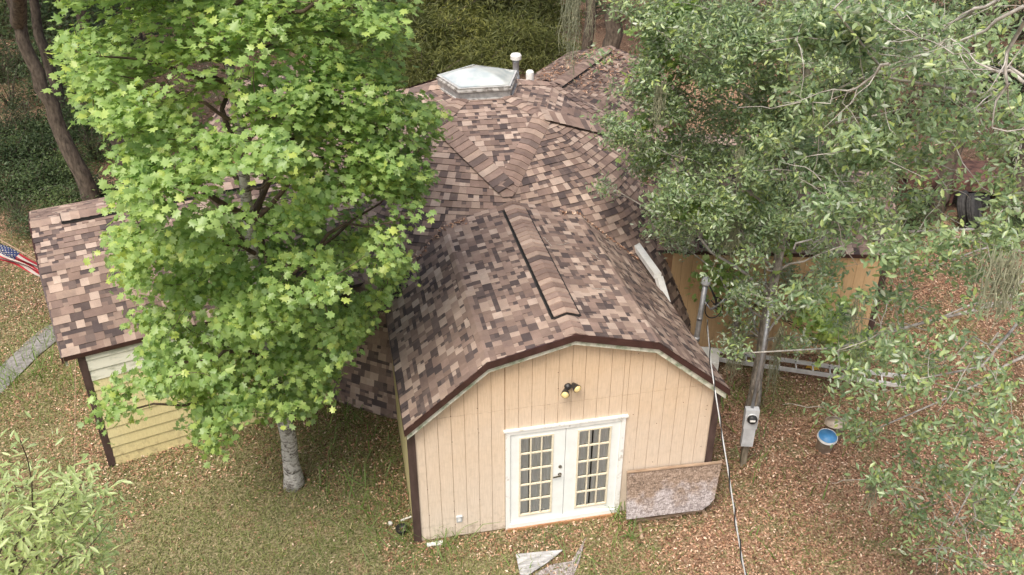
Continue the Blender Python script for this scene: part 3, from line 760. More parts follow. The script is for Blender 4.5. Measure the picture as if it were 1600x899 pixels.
def skyglass():
    m, nt = newmat('hazed_acrylic_dome'); b = nt.nodes.new('ShaderNodeBsdfPrincipled'); o = nt.nodes.new('ShaderNodeOutputMaterial')
    n = noise(nt, 2.5, 4); c = ramp(nt, n, [(.35, (.44, .50, .50)), (.65, (.66, .68, .64))]); nt.links.new(c, b.inputs['Base Color'])
    b.inputs['Roughness'].default_value = .12; b.inputs['Specular IOR Level'].default_value = .9; b.inputs['Coat Weight'].default_value = .6
    nt.links.new(b.outputs[0], o.inputs[0]); return m
M['skyglass'] = skyglass()
m = MB(); K = 10; rings = []
cc = np.array([HC[0], HC[1]+.02, 5.125])
def pr(az):
    a = (az-AZ0) % (2*math.pi); s = rad(72); k = (a-rad(36)) % s; return SK*.99*math.cos(s/2)/math.cos(k-s/2)
for i in range(K+1):
    t = i/K; row = []
    for j in range(40):
        az = AZ0+rad(36)+2*math.pi*j/40; r = pr(az)*(1-t)**1.0 if t < 1 else 0.001
        u_ = 1-t; h = .012+(.0 if u_ > .86 else .17*(1-(u_/.86)**2)**.8)
        row.append(cc+np.array([r*math.sin(az), -r*math.cos(az), h]))
    rings += row
m.add(rings, [(i*40+j, i*40+(j+1) % 40, (i+1)*40+(j+1) % 40, (i+1)*40+j) for i in range(K) for j in range(40)])
H(m, 'acrylic_dome', 'skyglass', sk, True)
# flue pipe behind the skylight, vent stack on back wing
P = hit(806, 122, 4.75); fp = MB(); fp.lathe(P, [(.0, -.3), (.085, -.3), (.085, .06), (.07, .07), (.07, .33), (.075, .34), (.075, .37), (.07, .38), (.07, .42)], 20)
o = H(fp, 'flue_pipe', 'galv', None, True); m = MB(); m.lathe(P, [(.07, .415), (.12, .42), (.125, .50), (.10, .54), (0, .545)], 20); H(m, 'flue_cap', 'white', o)
P = hit(828, 119, 4.2); m = MB(); m.lathe(P, [(0, -.1), (.10, -.1), (.10, .1), (.07, .14), (0, .16)], 16); H(m, 'roof_vent', 'white')
P = hit(972, 99, 3.3); m = MB(); m.lathe(P, [(0, -.3), (.06, -.3), (.06, .28), (.045, .28), (.045, .2), (0, .2)], 14); o = H(m, 'vent_stack', 'black'); m = MB(); m.lathe(P, [(.17, -.05), (.12, .02), (.06, .06)], 14); H(m, 'stack_flashing', 'black', o)
# white duct and camera on the right eave of the front wing
m = MB()
def roofpt(px, py):     # pixel -> right lower slope of front wing
    nn = np.array([-(EZ-KZ), 0, EX-KX]); nn = np.array([KZ-EZ, 0, EX-KX]); p0 = np.array([2.453+KX, 0, KZ]); d = ray(px, py); return CAM+d*np.dot(p0-CAM, nn)/np.dot(d, nn)
a, b = roofpt(985, 388)+np.array([.03, 0, .17]), roofpt(1024, 444)+np.array([.03, 0, .17])
c = b+np.array([.10, -.30, -.42])
m.bar(a, b, .14, .10); m.bar(b+(b-a)*.0+np.array([0.01, -.03, -.01]), c, .13, .09); H(m, 'white_duct', 'white')
m = MB(); a2 = roofpt(978, 383)+np.array([0, 0, .12]); m.lathe(a2, [(0, -.10), (.09, -.09), (.12, -.02), (.11, .05), (.06, .09), (0, .10)], 18); m.tube([a2, a+np.array([0, 0, -.03])], .035, 8); H(m, 'duct_elbow', 'black', None, True)
# ------------------------------------------------------------------ ground
def groundmesh():
    xs = np.concatenate([[-400, -120, -60, -40], np.linspace(-25, 40, 66), [60, 120, 400]]); ys = np.concatenate([[-400, -100, -40, -15], np.linspace(-10, 50, 61), [70, 140, 500]])
    X, Y = np.meshgrid(xs, ys); Z = .04*vnoise(X, Y, .35, 3)
    dist = np.hypot(X-HC[0], Y-HC[1]); Z = np.where(dist < 11, -.01, Z-.03)
    vs = np.stack([X, Y, Z], -1).reshape(-1, 3); nx = len(xs)
    fs = [(j*nx+i, j*nx+i+1, (j+1)*nx+i+1, (j+1)*nx+i) for j in range(len(ys)-1) for i in range(nx-1)]
    m = MB(); m.v = [tuple(v) for v in vs]; m.f = fs; m.c = [None]*len(fs); return m.build('ground', 'ground', None, True)
tag(groundmesh(), kind='structure', label='brown leaf strewn lawn around the dome house')
m = MB(); L_ = [hit(-60, 640), hit(0, 575), hit(50, 527), hit(98, 494)]; R_ = [hit(-30, 655), hit(6, 612), hit(62, 555), hit(125, 505)]
vs = [p+np.array([0, 0, .02]) for p in L_]+[p+np.array([0, 0, .02]) for p in R_]
m.add(vs, [(i, i+4, i+5, i+1) for i in range(3)]); tag(m.build('path', 'path'), kind='structure', label='narrow grey gravel path beside the left wing')
def inside_house(x, y, pad=0.):
    r = np.hypot(x-HC[0], y-HC[1]); ins = r < 5.2+pad
    for W in (WF, WL, WR, WB):
        l = (x-HC[0])*W.d[0]+(y-HC[1])*W.d[1]; w = (x-HC[0])*W.n[0]+(y-HC[1])*W.n[1]
        ins |= (l > 0) & (l < W.L-W.wall+pad) & (np.abs(w) < HW+pad)
    return ins
def onpath(x, y):
    a, b = hit(-60, 650), hit(112, 500); d = (b-a)[:2]; L = np.linalg.norm(d); d /= L
    return (np.abs((x-a[0])*d[1]-(y-a[1])*d[0]) < .33+.08*vnoise(x, y, 3, 4)) & (x < -6.2)
def scat(n, x0, x1, y0, y1, dens):
    x = RNG.uniform(x0, x1, n); y = RNG.uniform(y0, y1, n); k = RNG.uniform(0, 1, n) < dens(x, y); k &= ~inside_house(x, y, .02); k &= ~onpath(x, y)
    return x[k], y[k]
sig = lambda t: 1/(1+np.exp(-t))
def litdens(x, y):
    zone = sig((x-2.9)*1.6)*.95 + .38*sig(-(x+1.)*.8)*sig((y-2.)*1.2)+.12
    # strip of drifted leaves along the walls
    near = inside_house(x, y, .55); zone = np.where(near, np.maximum(zone, .8), zone)
    return np.clip(zone + .38*vnoise(x, y, 1.3, 7)+.15*vnoise(x, y, 4, 8), .05, 1)
def grdens(x, y):
    zone = .95-.72*sig((x-3.4)*1.4)-.25*sig(-(x+3.5)*.8)
    return np.clip(zone-.35*vnoise(x, y, 1.3, 7)+.25*vnoise(x, y, 2.6, 12), .06, 1)
x, y = scat(330000, -11, 15, -3.6, 14, litdens)
x2, y2 = scat(60000, -25, 38, 12, 45, lambda x, y: .75+.3*vnoise(x, y, .6, 9))
X = np.concatenate([x, x2]); Y = np.concatenate([y, y2]); n = len(X)
far = np.concatenate([np.zeros(len(x)), np.ones(len(x2))])
P = np.stack([X, Y, RNG.uniform(.005, .04, n)], -1)
N = np.stack([RNG.normal(0, .45, n), RNG.normal(0, .45, n), np.ones(n)], -1)
T = (np.array([(0, -.5, 0), (0, .5, .05), (.21, 0, .12), (-.21, 0, .12)], float), [(0, 2, 1), (0, 1, 3)])
def scaled_leaves(name, P, N, sc, tmpl, mat):
    n = len(P); T, Fc = tmpl; N = N/np.linalg.norm(N, axis=1)[:, None]; a = RNG.normal(size=(n, 3)); Xa = np.cross(a, N); Xa /= np.linalg.norm(Xa, axis=1)[:, None]; Ya = np.cross(N, Xa)
    V = (Xa[:, None]*T[None, :, 0:1]+Ya[:, None]*T[None, :, 1:2]+N[:, None]*T[None, :, 2:3])*sc[:, None, None]+P[:, None]
    return fastmesh(name, V.reshape(-1, 3), Fc, len(T), n, mat)
tag(scaled_leaves('leaf_litter', P, N, RNG.uniform(.034, .07, n)*(1+far*1.3), T, 'litter'), 'fallen brown leaves scattered over the lawn and yard', 'leaf litter', kind='stuff')
def blades(name, x, y, h, wid, mat, lean=.5, droop=.3):
    n = len(x); a = RNG.uniform(0, 2*np.pi, n); ld = RNG.uniform(0, 2*np.pi, n); lm = RNG.uniform(0, lean, n)*h
    b = np.stack([x, y, np.zeros(n)], -1); s = np.stack([np.cos(a), np.sin(a), 0*a], -1)*(wid*RNG.uniform(.7, 1.3, n))[:, None]
    l = np.stack([np.cos(ld)*lm, np.sin(ld)*lm, h*.6], -1); l2 = np.stack([np.cos(ld)*lm*2.6, np.sin(ld)*lm*2.6, h*(1-droop)], -1)
    V = np.stack([b-s, b+s, b+l+s*.7, b+l-s*.7, b+l2], 1).reshape(-1, 3)
    return fastmesh(name, V, [(0, 1, 2, 3), (3, 2, 4)], 5, n, mat)
x, y = scat(380000, -11, 13, -3.6, 13, grdens)
tag(blades('lawn_grass', x, y, RNG.uniform(.03, .10, len(x)), .0055, 'grass_blade', 1.1), 'short olive lawn grass growing through fallen leaves', 'grass', kind='stuff')
# long weeds
wx, wy = [], []
def tuft(px, py, r, k):
    c = hit(px, py); wx.extend(c[0]+RNG.normal(0, r, k)); wy.extend(c[1]+RNG.normal(0, r, k))
for a in ((600, 760, .3, 40), (560, 780, .4, 45), (590, 820, .3, 40), (640, 840, .12, 40), (520, 700, .5, 40), (540, 740, .5, 40), (560, 650, .4, 25), (690, 870, .3, 30), (620, 870, .5, 35), (970, 812, .1, 25), (985, 850, .2, 20), (1090, 700, .2, 20), (540, 662, .25, 40),
          (60, 570, .35, 90), (20, 600, .35, 70), (100, 520, .3, 70), (70, 620, .6, 50), (1200, 590, .8, 50), (1120, 640, .4, 30), (1150, 620, .3, 30), (860, 800, .15, 8), (1230, 640, .6, 30), (700, 843, .25, 35), (350, 690, .5, 30), (1250, 880, .7, 35), (900, 880, .6, 30), (1180, 730, .3, 25)): tuft(*a)
wx, wy = np.array(wx), np.array(wy); k = ~inside_house(wx, wy, .02); wx, wy = wx[k], wy[k]
tag(blades('long_weeds', wx, wy, RNG.uniform(.15, .55, len(wx)), .009, 'weed_blade', .8, .45), 'long bright green weeds sprouting along the walls and path', 'weeds', kind='stuff')
# ------------------------------------------------------------------ trees
def branch_net(trunk, targets, mbT, mbB, nlimb, r0, rl, sag=.0, kt=10):
    """limbs from the trunk to spread-out targets, twigs from limbs to every target"""
    trunk = np.array(trunk, float); tr = []
    for i in range(len(trunk)-1):
        for t in np.linspace(0, 1, 6)[:-1]: tr.append(trunk[i]*(1-t)+trunk[i+1]*t)
    tr.append(trunk[-1]); tr = np.array(tr); m = len(tr)
    rr = [r0*(1-.8*(i/(m-1))**1.0) for i in range(m)]
    rr[0] *= 1.35; rr[1] *= 1.12
    jit = RNG.normal(0, r0*.12, (m, 3)); jit[0] = 0; mbT.tube(tr+jit, rr, kt)
    nodes = [tr[m//4:]]; rad_ = [np.array(rr[m//4:])]
    T = np.array(targets); picked = []
    d = np.full(len(T), 1e9); i = int(np.argmax(np.linalg.norm(T-tr[m//2], axis=1)))
    for _ in range(min(nlimb, len(T))):
        picked.append(i); d = np.minimum(d, np.linalg.norm(T-T[i], axis=1)); i = int(np.argmax(d))
    for i in picked:
        e = T[i]; h = np.hypot(*(e[:2]-tr[m//2][:2])); zs = e[2]-h*.55
        j = int(np.clip(np.argmin(np.abs(tr[:, 2]-zs)), m//5, m-2)); s = tr[j]
        mid_ = s*.5+e*.5+np.array([0, 0, h*.10])+RNG.normal(0, h*.05, 3)
        ts = np.linspace(0, 1, 9)[:, None]; P = (1-ts)**2*s+2*ts*(1-ts)*mid_+ts**2*e
        P[1:-1] += RNG.normal(0, h*.018, (7, 3))
        r = rl*(h/3+.35); R = [max(.005, r*(1-.85*t)) for t in ts[:, 0]]
        mbB.tube(P, R, 6, False); nodes.append(P[2:]); rad_.append(np.array(R[2:]))
    NN = np.zeros((60000, 3)); c0 = np.concatenate(nodes); cnt = len(c0); NN[:cnt] = c0
    rest = [k for k in range(len(T)) if k not in set(picked)]
    ax0 = tr[m//2]; rest.sort(key=lambda k: np.hypot(*(T[k][:2]-ax0[:2])))
    for k in rest:
        e = T[k]; dd = np.linalg.norm(NN[:cnt]-e, axis=1)+.5*np.maximum(0, NN[:cnt, 2]-e[2]); s = NN[int(np.argmin(dd))]; L = np.linalg.norm(e-s)
        if L < .05: continue
        mp = (s+e)/2+RNG.normal(0, L*.12, 3)+np.array([0, 0, -sag*L])
        ts = np.linspace(0, 1, 5)[:, None]; P = (1-ts)**2*s+2*ts*(1-ts)*mp+ts**2*e
        w = min(.016, .004+.006*L); mbB.tube(P, [w, w*.8, w*.6, w*.5, .003], 4, False)
        if cnt+4 < len(NN): NN[cnt:cnt+4] = P[1:]; cnt += 4
def clump_leaves(C, per, sxy, sz, bias, up=1., rnd=.6):
    n = len(C)*per; c = np.repeat(C, per, 0)
    # leaves sit on little fans: outward direction varies inside the clump
    P = c+np.stack([RNG.normal(0, sxy, n), RNG.normal(0, sxy, n), RNG.normal(0, sz, n)], -1)
    out = (P-np.array(bias)[None]); out /= np.linalg.norm(out, axis=1)[:, None]
    N = np.array([0, 0, up])+out*.55+RNG.normal(0, rnd, (n, 3))
    return P, N
def tree_root(name, loc, label, cat='tree', group=None): return empty(name, tuple(float(v) for v in loc), label, cat, group)
def put(o, root):
    o.parent = root; o.location = tuple(-np.array(root.location)); return o
# maple -------------------------------------------------------------
B = hit(459, 757); mt_root = tree_root('maple_tree', B, 'bright green maple with a blotchy grey trunk standing before the left wing')
trunk = [B+np.array([0, 0, -.1]), B+(0, 0, 1.3), B+(-.06, .02, 3), B+(.0, .05, 5.5), B+(.06, 0, 8.0), B+(0, 0, 10.3)]
hd = math.hypot(B[0]-CX, B[1]-CY)
tg = []
def mradius(z, az):     # crown envelope
    prof = np.interp(z, [1.7, 2.2, 3.0, 4.2, 5.5, 7, 8.5, 9.8, 11], [1.0, 1.7, 2.3, 2.65, 2.85, 2.95, 2.6, 1.8, .5])
    lob = 1+.13*math.sin(3*az+z*1.7)+.10*math.sin(5*az-z*2.3+1)+.06*math.sin(9*az+z*4)
    return prof*lob
while len(tg) < 2800:
    z = RNG.uniform(2.1, 10.9); az = RNG.uniform(0, 2*np.pi); R_ = mradius(z, az); r = R_*RNG.uniform(.10, 1)**.5
    # layered plates of sprays with gaps between them; outer ends droop
    c = np.array([B[0]+r*math.cos(az), B[1]+r*math.sin(az), z-.15*r]); o2 = np.array([math.cos(az), math.sin(az), -.22])
    for _ in range(RNG.integers(5, 13)):
        tg.append(list(c+o2*RNG.normal(0, .26)+np.array([-o2[1], o2[0], 0])*RNG.normal(0, .24)+np.array([0, 0, RNG.normal(0, .05)])))
def spray(px, py, hdist, k, s=.22):
    c = onv(px, py, hdist)
    for _ in range(k): tg.append(list(c+RNG.normal(0, s, 3)*np.array([1, 1, .6])))
for a in ((160, 640, hd-1.2, 10), (185, 610, hd-1.0, 8), (340, 690, hd-1.3, 5, .13), (335, 718, hd-1.4, 7, .16), (320, 665, hd-1.1, 4, .12), (380, 660, hd-1, 4, .1), (100, 150, hd-.3, 10), (110, 60, hd, 10, .3), (150, 100, hd, 8, .3), (215, 560, hd-.8, 12, .3), (260, 590, hd-1, 14, .3), (300, 620, hd-1, 10, .25),
          (160, 400, hd-.6, 10), (190, 480, hd-.6, 8), (170, 330, hd-.5, 8), (660, 180, hd-.4, 7, .18), (690, 210, hd, 5, .15), (655, 240, hd, 9), (640, 300, hd-.5, 8), (665, 300, hd, 3, .12), (610, 420, hd-.5, 10), (620, 450, hd-.8, 6, .15), (640, 410, hd-.5, 3, .1), (500, 650, hd-.8, 8, .2), (490, 600, hd-.8, 12), (540, 560, hd-.8, 8), (600, 540, hd-.6, 5, .12), (590, 60, hd, 12, .3), (620, 30, hd, 8, .25), (600, 130, hd, 8, .25), (450, 640, hd-.9, 8, .2)):
    spray(*a)
tg = np.array(tg); xs_, ys_ = pix(tg)
SIL = [(95, -400), (95, 40), (120, 90), (100, 150), (140, 175), (175, 215), (190, 260), (190, 330), (170, 390), (190, 440), (215, 500), (235, 545), (225, 580), (165, 605), (160, 655), (200, 650), (215, 600), (262, 610), (300, 625), (325, 700), (352, 700), (370, 640), (430, 645), (500, 650), (508, 600), (550, 545), (585, 530), (620, 450), (635, 420), (605, 380), (650, 330), (665, 290), (650, 250), (690, 210), (690, 165), (610, 150), (625, 60), (640, 0), (640, -400)]
SIL = [p for p in SIL if p not in ((508, 600), (550, 545), (585, 530), (620, 450))]; i_ = SIL.index((500, 650)); SIL[i_+1:i_+1] = [(515, 600), (530, 560), (575, 520), (600, 470), (622, 445)]
keep = in_poly(xs_, ys_, SIL) | (np.random.default_rng(3).uniform(0, 1, len(tg)) < 0)
# the crown opens towards the ground and roof behind it
hole = ((xs_-395)/60)**2+((ys_-300)/38)**2 < 1
for hx_, hy_, ha, hb in ((540, 345, 55, 22), (275, 255, 34, 24), (545, 150, 40, 18), (300, 330, 30, 16), (470, 430, 32, 18), (230, 420, 22, 22), (360, 120, 26, 16), (560, 440, 30, 22)):
    hole |= ((xs_-hx_)/ha)**2+((ys_-hy_)/hb)**2 < 1
keep &= ~(hole & (RNG.uniform(0, 1, len(tg)) < .82)); tg = tg[keep]
bT, bB = MB(), MB(); branch_net(trunk, tg, bT, bB, 44, .155, .034, .05)
put(bT.build('trunk', 'maple_bark', None, True), mt_root); put(bB.build('branches', 'mtwig', None, True), mt_root)
P, N = clump_leaves(tg, 24, .125, .065, B+np.array([0, 0, 5.]), .9, .55)
put(leaves('crown', P, N, .112, MAPLE, 'maple_leaf', None), mt_root)
# oaks --------------------------------------------------------------
GX = [975+50*i for i in range(13)]
GRID = {25: '3889999998854', 75: '1799999888654', 125: '2799999988766', 175: '3899999987667', 225: '5899999988877', 275: '2899998888435',
        325: '0788986877436', 375: '0267886477888', 425: '0015998353236', 475: '0006987563225', 525: '0004855665322', 575: '0000101266322',
        625: '0000001465335', 675: '0000001546556', 725: '0000000054656', 775: '0000000042567', 825: '0000000004557', 875: '0000000001147'}
BA = hit(1174, 640); BB = np.array([15.0, 1.2, 0.])
hdA = math.hypot(BA[0]-CX, BA[1]-CY); tA, tB = [], []
for gy, row in GRID.items():
    for gx, ch in zip(GX, row):
        k = int(ch)
        nB = gx > 1400 or gy > 560 or (gx > 1300 and gy > 340)
        cnt = {0: 0, 1: 1, 2: 2, 3: 3, 4: 4, 5: 5, 6: 6, 7: 7, 8: 9, 9: 11}[k]
        subs = [(gx+RNG.uniform(-27, 27), gy+RNG.uniform(-27, 27), RNG.uniform(0, 1)) for _ in range(max(1, cnt//3))]
        for _ in range(int(round(cnt*(.85 if nB else (2.2 if gy < 330 else (1.8 if gy < 400 else 1.2)))))):
            sx_, sy_, sd_ = subs[RNG.integers(len(subs))]; px, py = sx_+RNG.normal(0, 10), sy_+RNG.normal(0, 9)
            mixB = nB or (gx > 1260 and sd_ < .35)
            if ((px-1510)/52)**2+((py-318)/36)**2 < 1 or ((px-1050)/55)**2+((py-455)/60)**2 < 1 or ((px-1286)/34)**2+((py-685)/34)**2 < 1 or (py > 420 and ((px-1096)/30)**2+((py-490)/75)**2 < 1): continue
            if mixB:
                q = onv(px, py, (9.2+3.2*sd_ if gy < 560 else 9.2+1.6*sd_)+RNG.normal(0, .15))
                if q[2] > .9: tB.append(q)
            else:
                w = abs(px-1215)/230; sp = 2.1*math.sqrt(max(.08, 1-min(1, w)**2)); q = onv(px, py, hdA+sp*(2*sd_-1)+RNG.normal(0, .18)); tA.append(q)
for _ in range(260):    # crown tops above the frame
    a = RNG.uniform(0, 6.28); r = 2.6*RNG.uniform(0, 1)**.5; tA.append(BA+np.array([r*math.cos(a), r*math.sin(a), RNG.uniform(7.2, 9.8)-.25*r]))
for _ in range(420):
    a = RNG.uniform(0, 6.28); r = 4.6*RNG.uniform(0, 1)**.5; q = BB+np.array([r*math.cos(a)+.6, r*math.sin(a), RNG.uniform(3.5, 10.5)-.15*r]); u_, v_ = pix(q[None])
    if u_[0] > 1590 or v_[0] < -30: tB.append(q)
tA, tB = np.array(tA), np.array(tB)
rA = tree_root('oak_tree', BA, 'slender oak behind the meter post, its dense small leaved crown over the right wing')
bT, bB = MB(), MB(); branch_net([BA-(0, 0, .1), BA+(.02, .05, 2), BA+(.1, .1, 4.5), BA+(-.05, 0, 7), BA+(0, 0, 9)], tA, bT, bB, 46, .12, .026, -.02)
put(bT.build('trunk', 'oak_bark', None, True), rA); put(bB.build('branches', 'twig', None, True), rA)
P, N = clump_leaves(tA, 48, .115, .09, BA+np.array([0, 0, 5.]), .7, .75)
put(leaves('crown', P, N, .092, OAK, 'oak_leaf', None), rA)
rB = tree_root('oak_tree', BB, 'spreading oak at the right edge with pale bare twigs and boughs over the yard')
bT, bB = MB(), MB(); branch_net([BB-(0, 0, .1), BB+(-.1, 0, 2.5), BB+(.1, .2, 5), BB+(0, 0, 7.5), BB+(0, 0, 9.5)], tB, bT, bB, 60, .30, .015, -.02)
# bare twiggy sprays
for _ in range(150):
    c = tB[RNG.integers(len(tB))]; d = RNG.normal(0, 1, 3)*np.array([1, 1, .6]); d /= np.linalg.norm(d); p = c.copy(); pts = [p.copy()]
    for i in range(5): d = d+RNG.normal(0, .28, 3); d /= np.linalg.norm(d); p = p+d*RNG.uniform(.10, .2); pts.append(p.copy())
    bB.tube(pts, [.008, .007, .006, .005, .004, .002], 4, False)
for px0, py0, px1, py1, dd, r in ((1600, 10, 1400, 105, 9.8, .02), (1600, 120, 1490, 85, 8.6, .014), (1600, 130, 1410, 40, 10.4, .022), (1560, 0, 1440, 60, 10.2, .02), (1390, 100, 1270, 160, 9, .016), (1600, 30, 1550, 200, 8.4, .02), (1560, 520, 1480, 560, 9, .012), (1540, 780, 1500, 840, 9, .011), (1240, 390, 1330, 340, 11, .016)):
    a, b = onv(px0, py0, dd), onv(px1, py1, dd+.3); ts = np.linspace(0, 1, 8)[:, None]; Pp = a+(b-a)*ts; Pp[1:-1] += RNG.normal(0, .045, (6, 3))
    bB.tube(Pp, [r*(1-.7*t) for t in ts[:, 0]], 6, False)
    for _ in range(6):
        s = Pp[RNG.integers(2, 8)]; d = (b-a)/np.linalg.norm(b-a)+RNG.normal(0, .6, 3); p = s.copy(); pts = [p.copy()]
        for i in range(4): d = d+RNG.normal(0, .3, 3); d /= np.linalg.norm(d); p = p+d*.13; pts.append(p.copy())
        bB.tube(pts, [r*.4, r*.34, r*.28, r*.2, .002], 4, False)
put(bT.build('trunk', 'oak_bark', None, True), rB); put(bB.build('branches', 'twig', None, True), rB)
P, N = clump_leaves(tB, 34, .105, .085, BB+np.array([-2, 0, 4.]), .7, .75)
put(leaves('crown', P, N, .098, OAK, 'oak_leaf', None), rB)
# broad-leaved maple sapling under the oak (larger lobed leaves by the right wing)
BS = hit(1090, 600)+np.array([.9, .55, 0]); tS = []
for px, py, k in ((1115, 440, 5), (1140, 420, 6), (1130, 470, 3), (1290, 520, 12), (1310, 490, 10), (1320, 545, 9), (1260, 500, 6), (1020, 50, 12), (1040, 90, 14), (1010, 130, 8), (1060, 20, 14), (1010, 190, 6), (1060, 325, 10), (1090, 300, 12), (1050, 345, 3), (1020, 240, 9), (1110, 340, 8), (1240, 360, 8), (1180, 320, 7)):
    for _ in range(k): tS.append(onv(px+RNG.normal(0, 13), py+RNG.normal(0, 12), hdA+RNG.uniform(.2, 1.1)))
tS = np.array(tS); rS = tree_root('maple_tree', BS, 'young maple with broad lobed leaves mixed into the oak against the tan wall')
bT, bB = MB(), MB(); branch_net([BS-(0, 0, .1), BS+(.1, 0, 2.5), BS+(0, .1, 5), BS+(-.1, 0, 7.6)], tS, bT, bB, 24, .06, .014, 0)
put(bT.build('trunk', 'maple_bark', None, True), rS); put(bB.build('branches', 'mtwig', None, True), rS)
P, N = clump_leaves(tS, 14, .15, .08, BS+np.array([0, 0, 4.]), 1., .45); put(leaves('crown', P, N, .14, MAPLE, 'maple_leaf', None), rS)
# willow-leaved treetop in the lower left foreground
BL_ = np.array([-6.3, -1.9, 0.]); tL = []
for px, py, k in ((20, 830, 14), (60, 800, 12), (100, 800, 12), (40, 870, 14), (90, 870, 14), (130, 840, 10), (150, 800, 7), (140, 770, 6), (110, 770, 6), (160, 880, 7), (20, 775, 5), (35, 690, 1), (15, 750, 5), (-40, 820, 20), (-90, 860, 25), (-60, 760, 10), (0, 930, 24), (80, 940, 20), (-120, 950, 30)):
    for _ in range(k): tL.append(onv(px+RNG.normal(0, 13), py+RNG.normal(0, 13), 7.2+RNG.uniform(-.7, .7)))
tL = np.array(tL); rL = tree_root('small_tree', BL_, 'pale green narrow leaved treetop rising in the lower left corner')
top_ = tL.mean(0); bT, bB = MB(), MB(); branch_net([BL_-(0, 0, .1), BL_*.6+top_*.4, BL_*.1+top_*.9-(0, 0, .5)], tL, bT, bB, 22, .07, .016, 0)
put(bT.build('trunk', 'bark', None, True), rL); put(bB.build('branches', 'mtwig', None, True), rL)
P, N = clump_leaves(tL, 15, .13, .11, top_-(0, 0, 2), .8, .6)
LWID = (OAK[0]*np.array([.72, 1, 1]), OAK[1]); put(leaves('crown', P, N, .105, LWID, 'young_leaf', None), rL)
# background trees and shrubs ---------------------------------------
def bgtree(px, py, lean, r, h, crown_r, crown_z, label, group=None, seed=0, dens=1000, loc=None, leafm='shrub_leaf'):
    b = hit(px, py) if loc is None else np.array(loc, float); b = b+np.array([0, 0, -.05]); rt = tree_root('tree', b, label, 'tree', group)
    T = [b-(0, 0, .1)]+[b+np.array([lean[0]*z/h+.12*math.sin(z*.8+seed), lean[1]*z/h, z]) for z in np.linspace(.8, h, 6)]
    c = T[-1]; tg = c+np.stack([RNG.normal(0, crown_r*.45, 90), RNG.normal(0, crown_r*.45, 90), RNG.normal(0, crown_r*.22, 90)+crown_z-h], -1)
    t_, b_ = MB(), MB(); branch_net(T, tg, t_, b_, 16, r, .07, 0, 12); put(t_.build('trunk', 'bark', None, True), rt); put(b_.build('branches', 'bark', None, True), rt)
    P, N = clump_leaves(tg, dens//9, crown_r*.10, .3, c-(0, 0, 2), .8, .7); put(leaves('crown', P, N, .33, OAK, leafm, None), rt); return rt  # unseen crown, leaves made large and thick to darken the ground below
bgtree(145, 335, (-1.0, 0), .26, 11, 5, 12, 'thick brown trunk leaning left beyond the end of the left wing', seed=1)
bgtree(208, 306, (-.5, 0), .24, 11, 5, 12, 'upright dark trunk just behind the ridge of the left wing, half hidden by maple leaves', seed=2)
bgtree(105, 190, (-.4, .5), .22, 12, 5, 13, 'slimmer dark trunk further back at the upper left', seed=3)
bgtree(955, 118, (.3, 0), .42, 13, 6, 14, 'massive dark trunk rising right behind the back wing roof', seed=4)
bgtree(918, 108, (0, .2), .26, 13, 6, 14, 'narrow dark trunk pressed against the left side of the massive one behind the roof', seed=5)
bgtree(1458, 345, (.2, 0), .22, 12, 5, 13, 'grey trunk seen through the oak leaves left of the rusty trailer', seed=6)
bgtree(1575, 320, (.3, .2), .28, 12, 5, 13, 'brown trunk seen through the oak leaves right of the stacked tyres', seed=7)
for i, (px, py) in enumerate(((840, 12), (868, 2), (700, -6), (770, -30), (890, -20), (985, -15), (1040, 10), (1180, 20), (600, -20), (30, -20), (180, 20), (1300, 90), (420, 0), (-80, 120), (-60, 260), (60, -5), (110, 60), (230, 120), (250, 40), (0, 90), (1500, 90), (1650, 200))):  # several of these, mostly at the left, added to shade the ground
    bgtree(px, py, (random.uniform(-.5, .5), 0), random.uniform(.12, .2), 12, 5, 13, 'thin dark trunk of the shaded wood beyond the house, some of its trees added for shade', 'tree trunks of the wood beyond the house', seed=i+10, dens=420)
def mkshrub(name, k, per, r, h, size, tmpl, mat, seed):
    c = np.stack([RNG.normal(0, .42, k)*r, RNG.normal(0, .42, k)*r, np.abs(RNG.normal(0, .42, k))*h+.15*h], -1)
    P, N = clump_leaves(c, per, .18*r, .12*h, (0, 0, 0), .6, .7); o = leaves(name, P, N, size, tmpl, mat, None); m = MB()
    for e in c[:k//2]: m.tube([(0.05*e[0], .05*e[1], 0), (.4*e[0], .4*e[1], .6*e[2]), tuple(e)], [.02, .015, .006], 4, False)
    s = m.build('stems', 'bark', None); return o, s
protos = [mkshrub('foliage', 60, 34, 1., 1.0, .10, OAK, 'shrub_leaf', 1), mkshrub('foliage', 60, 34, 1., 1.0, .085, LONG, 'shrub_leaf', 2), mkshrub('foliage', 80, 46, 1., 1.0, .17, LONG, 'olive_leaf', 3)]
used = [False]*3
def shrub(kind, loc, s, hz, label, group=None, cat='shrub', name='shrub'):
    rt = empty(name, (float(loc[0]), float(loc[1]), -.03), label, cat, group); rt.rotation_euler[2] = random.uniform(0, 6.28)
    rt.scale = (s, s, hz)
    for p in protos[kind]:
        o = p if not used[kind] else p.copy()
        if used[kind]: COL.objects.link(o)
        o.parent = rt; o.location = (0, 0, 0)
    used[kind] = True; return rt
GU = 'dark shrubs of the undergrowth at the upper left'
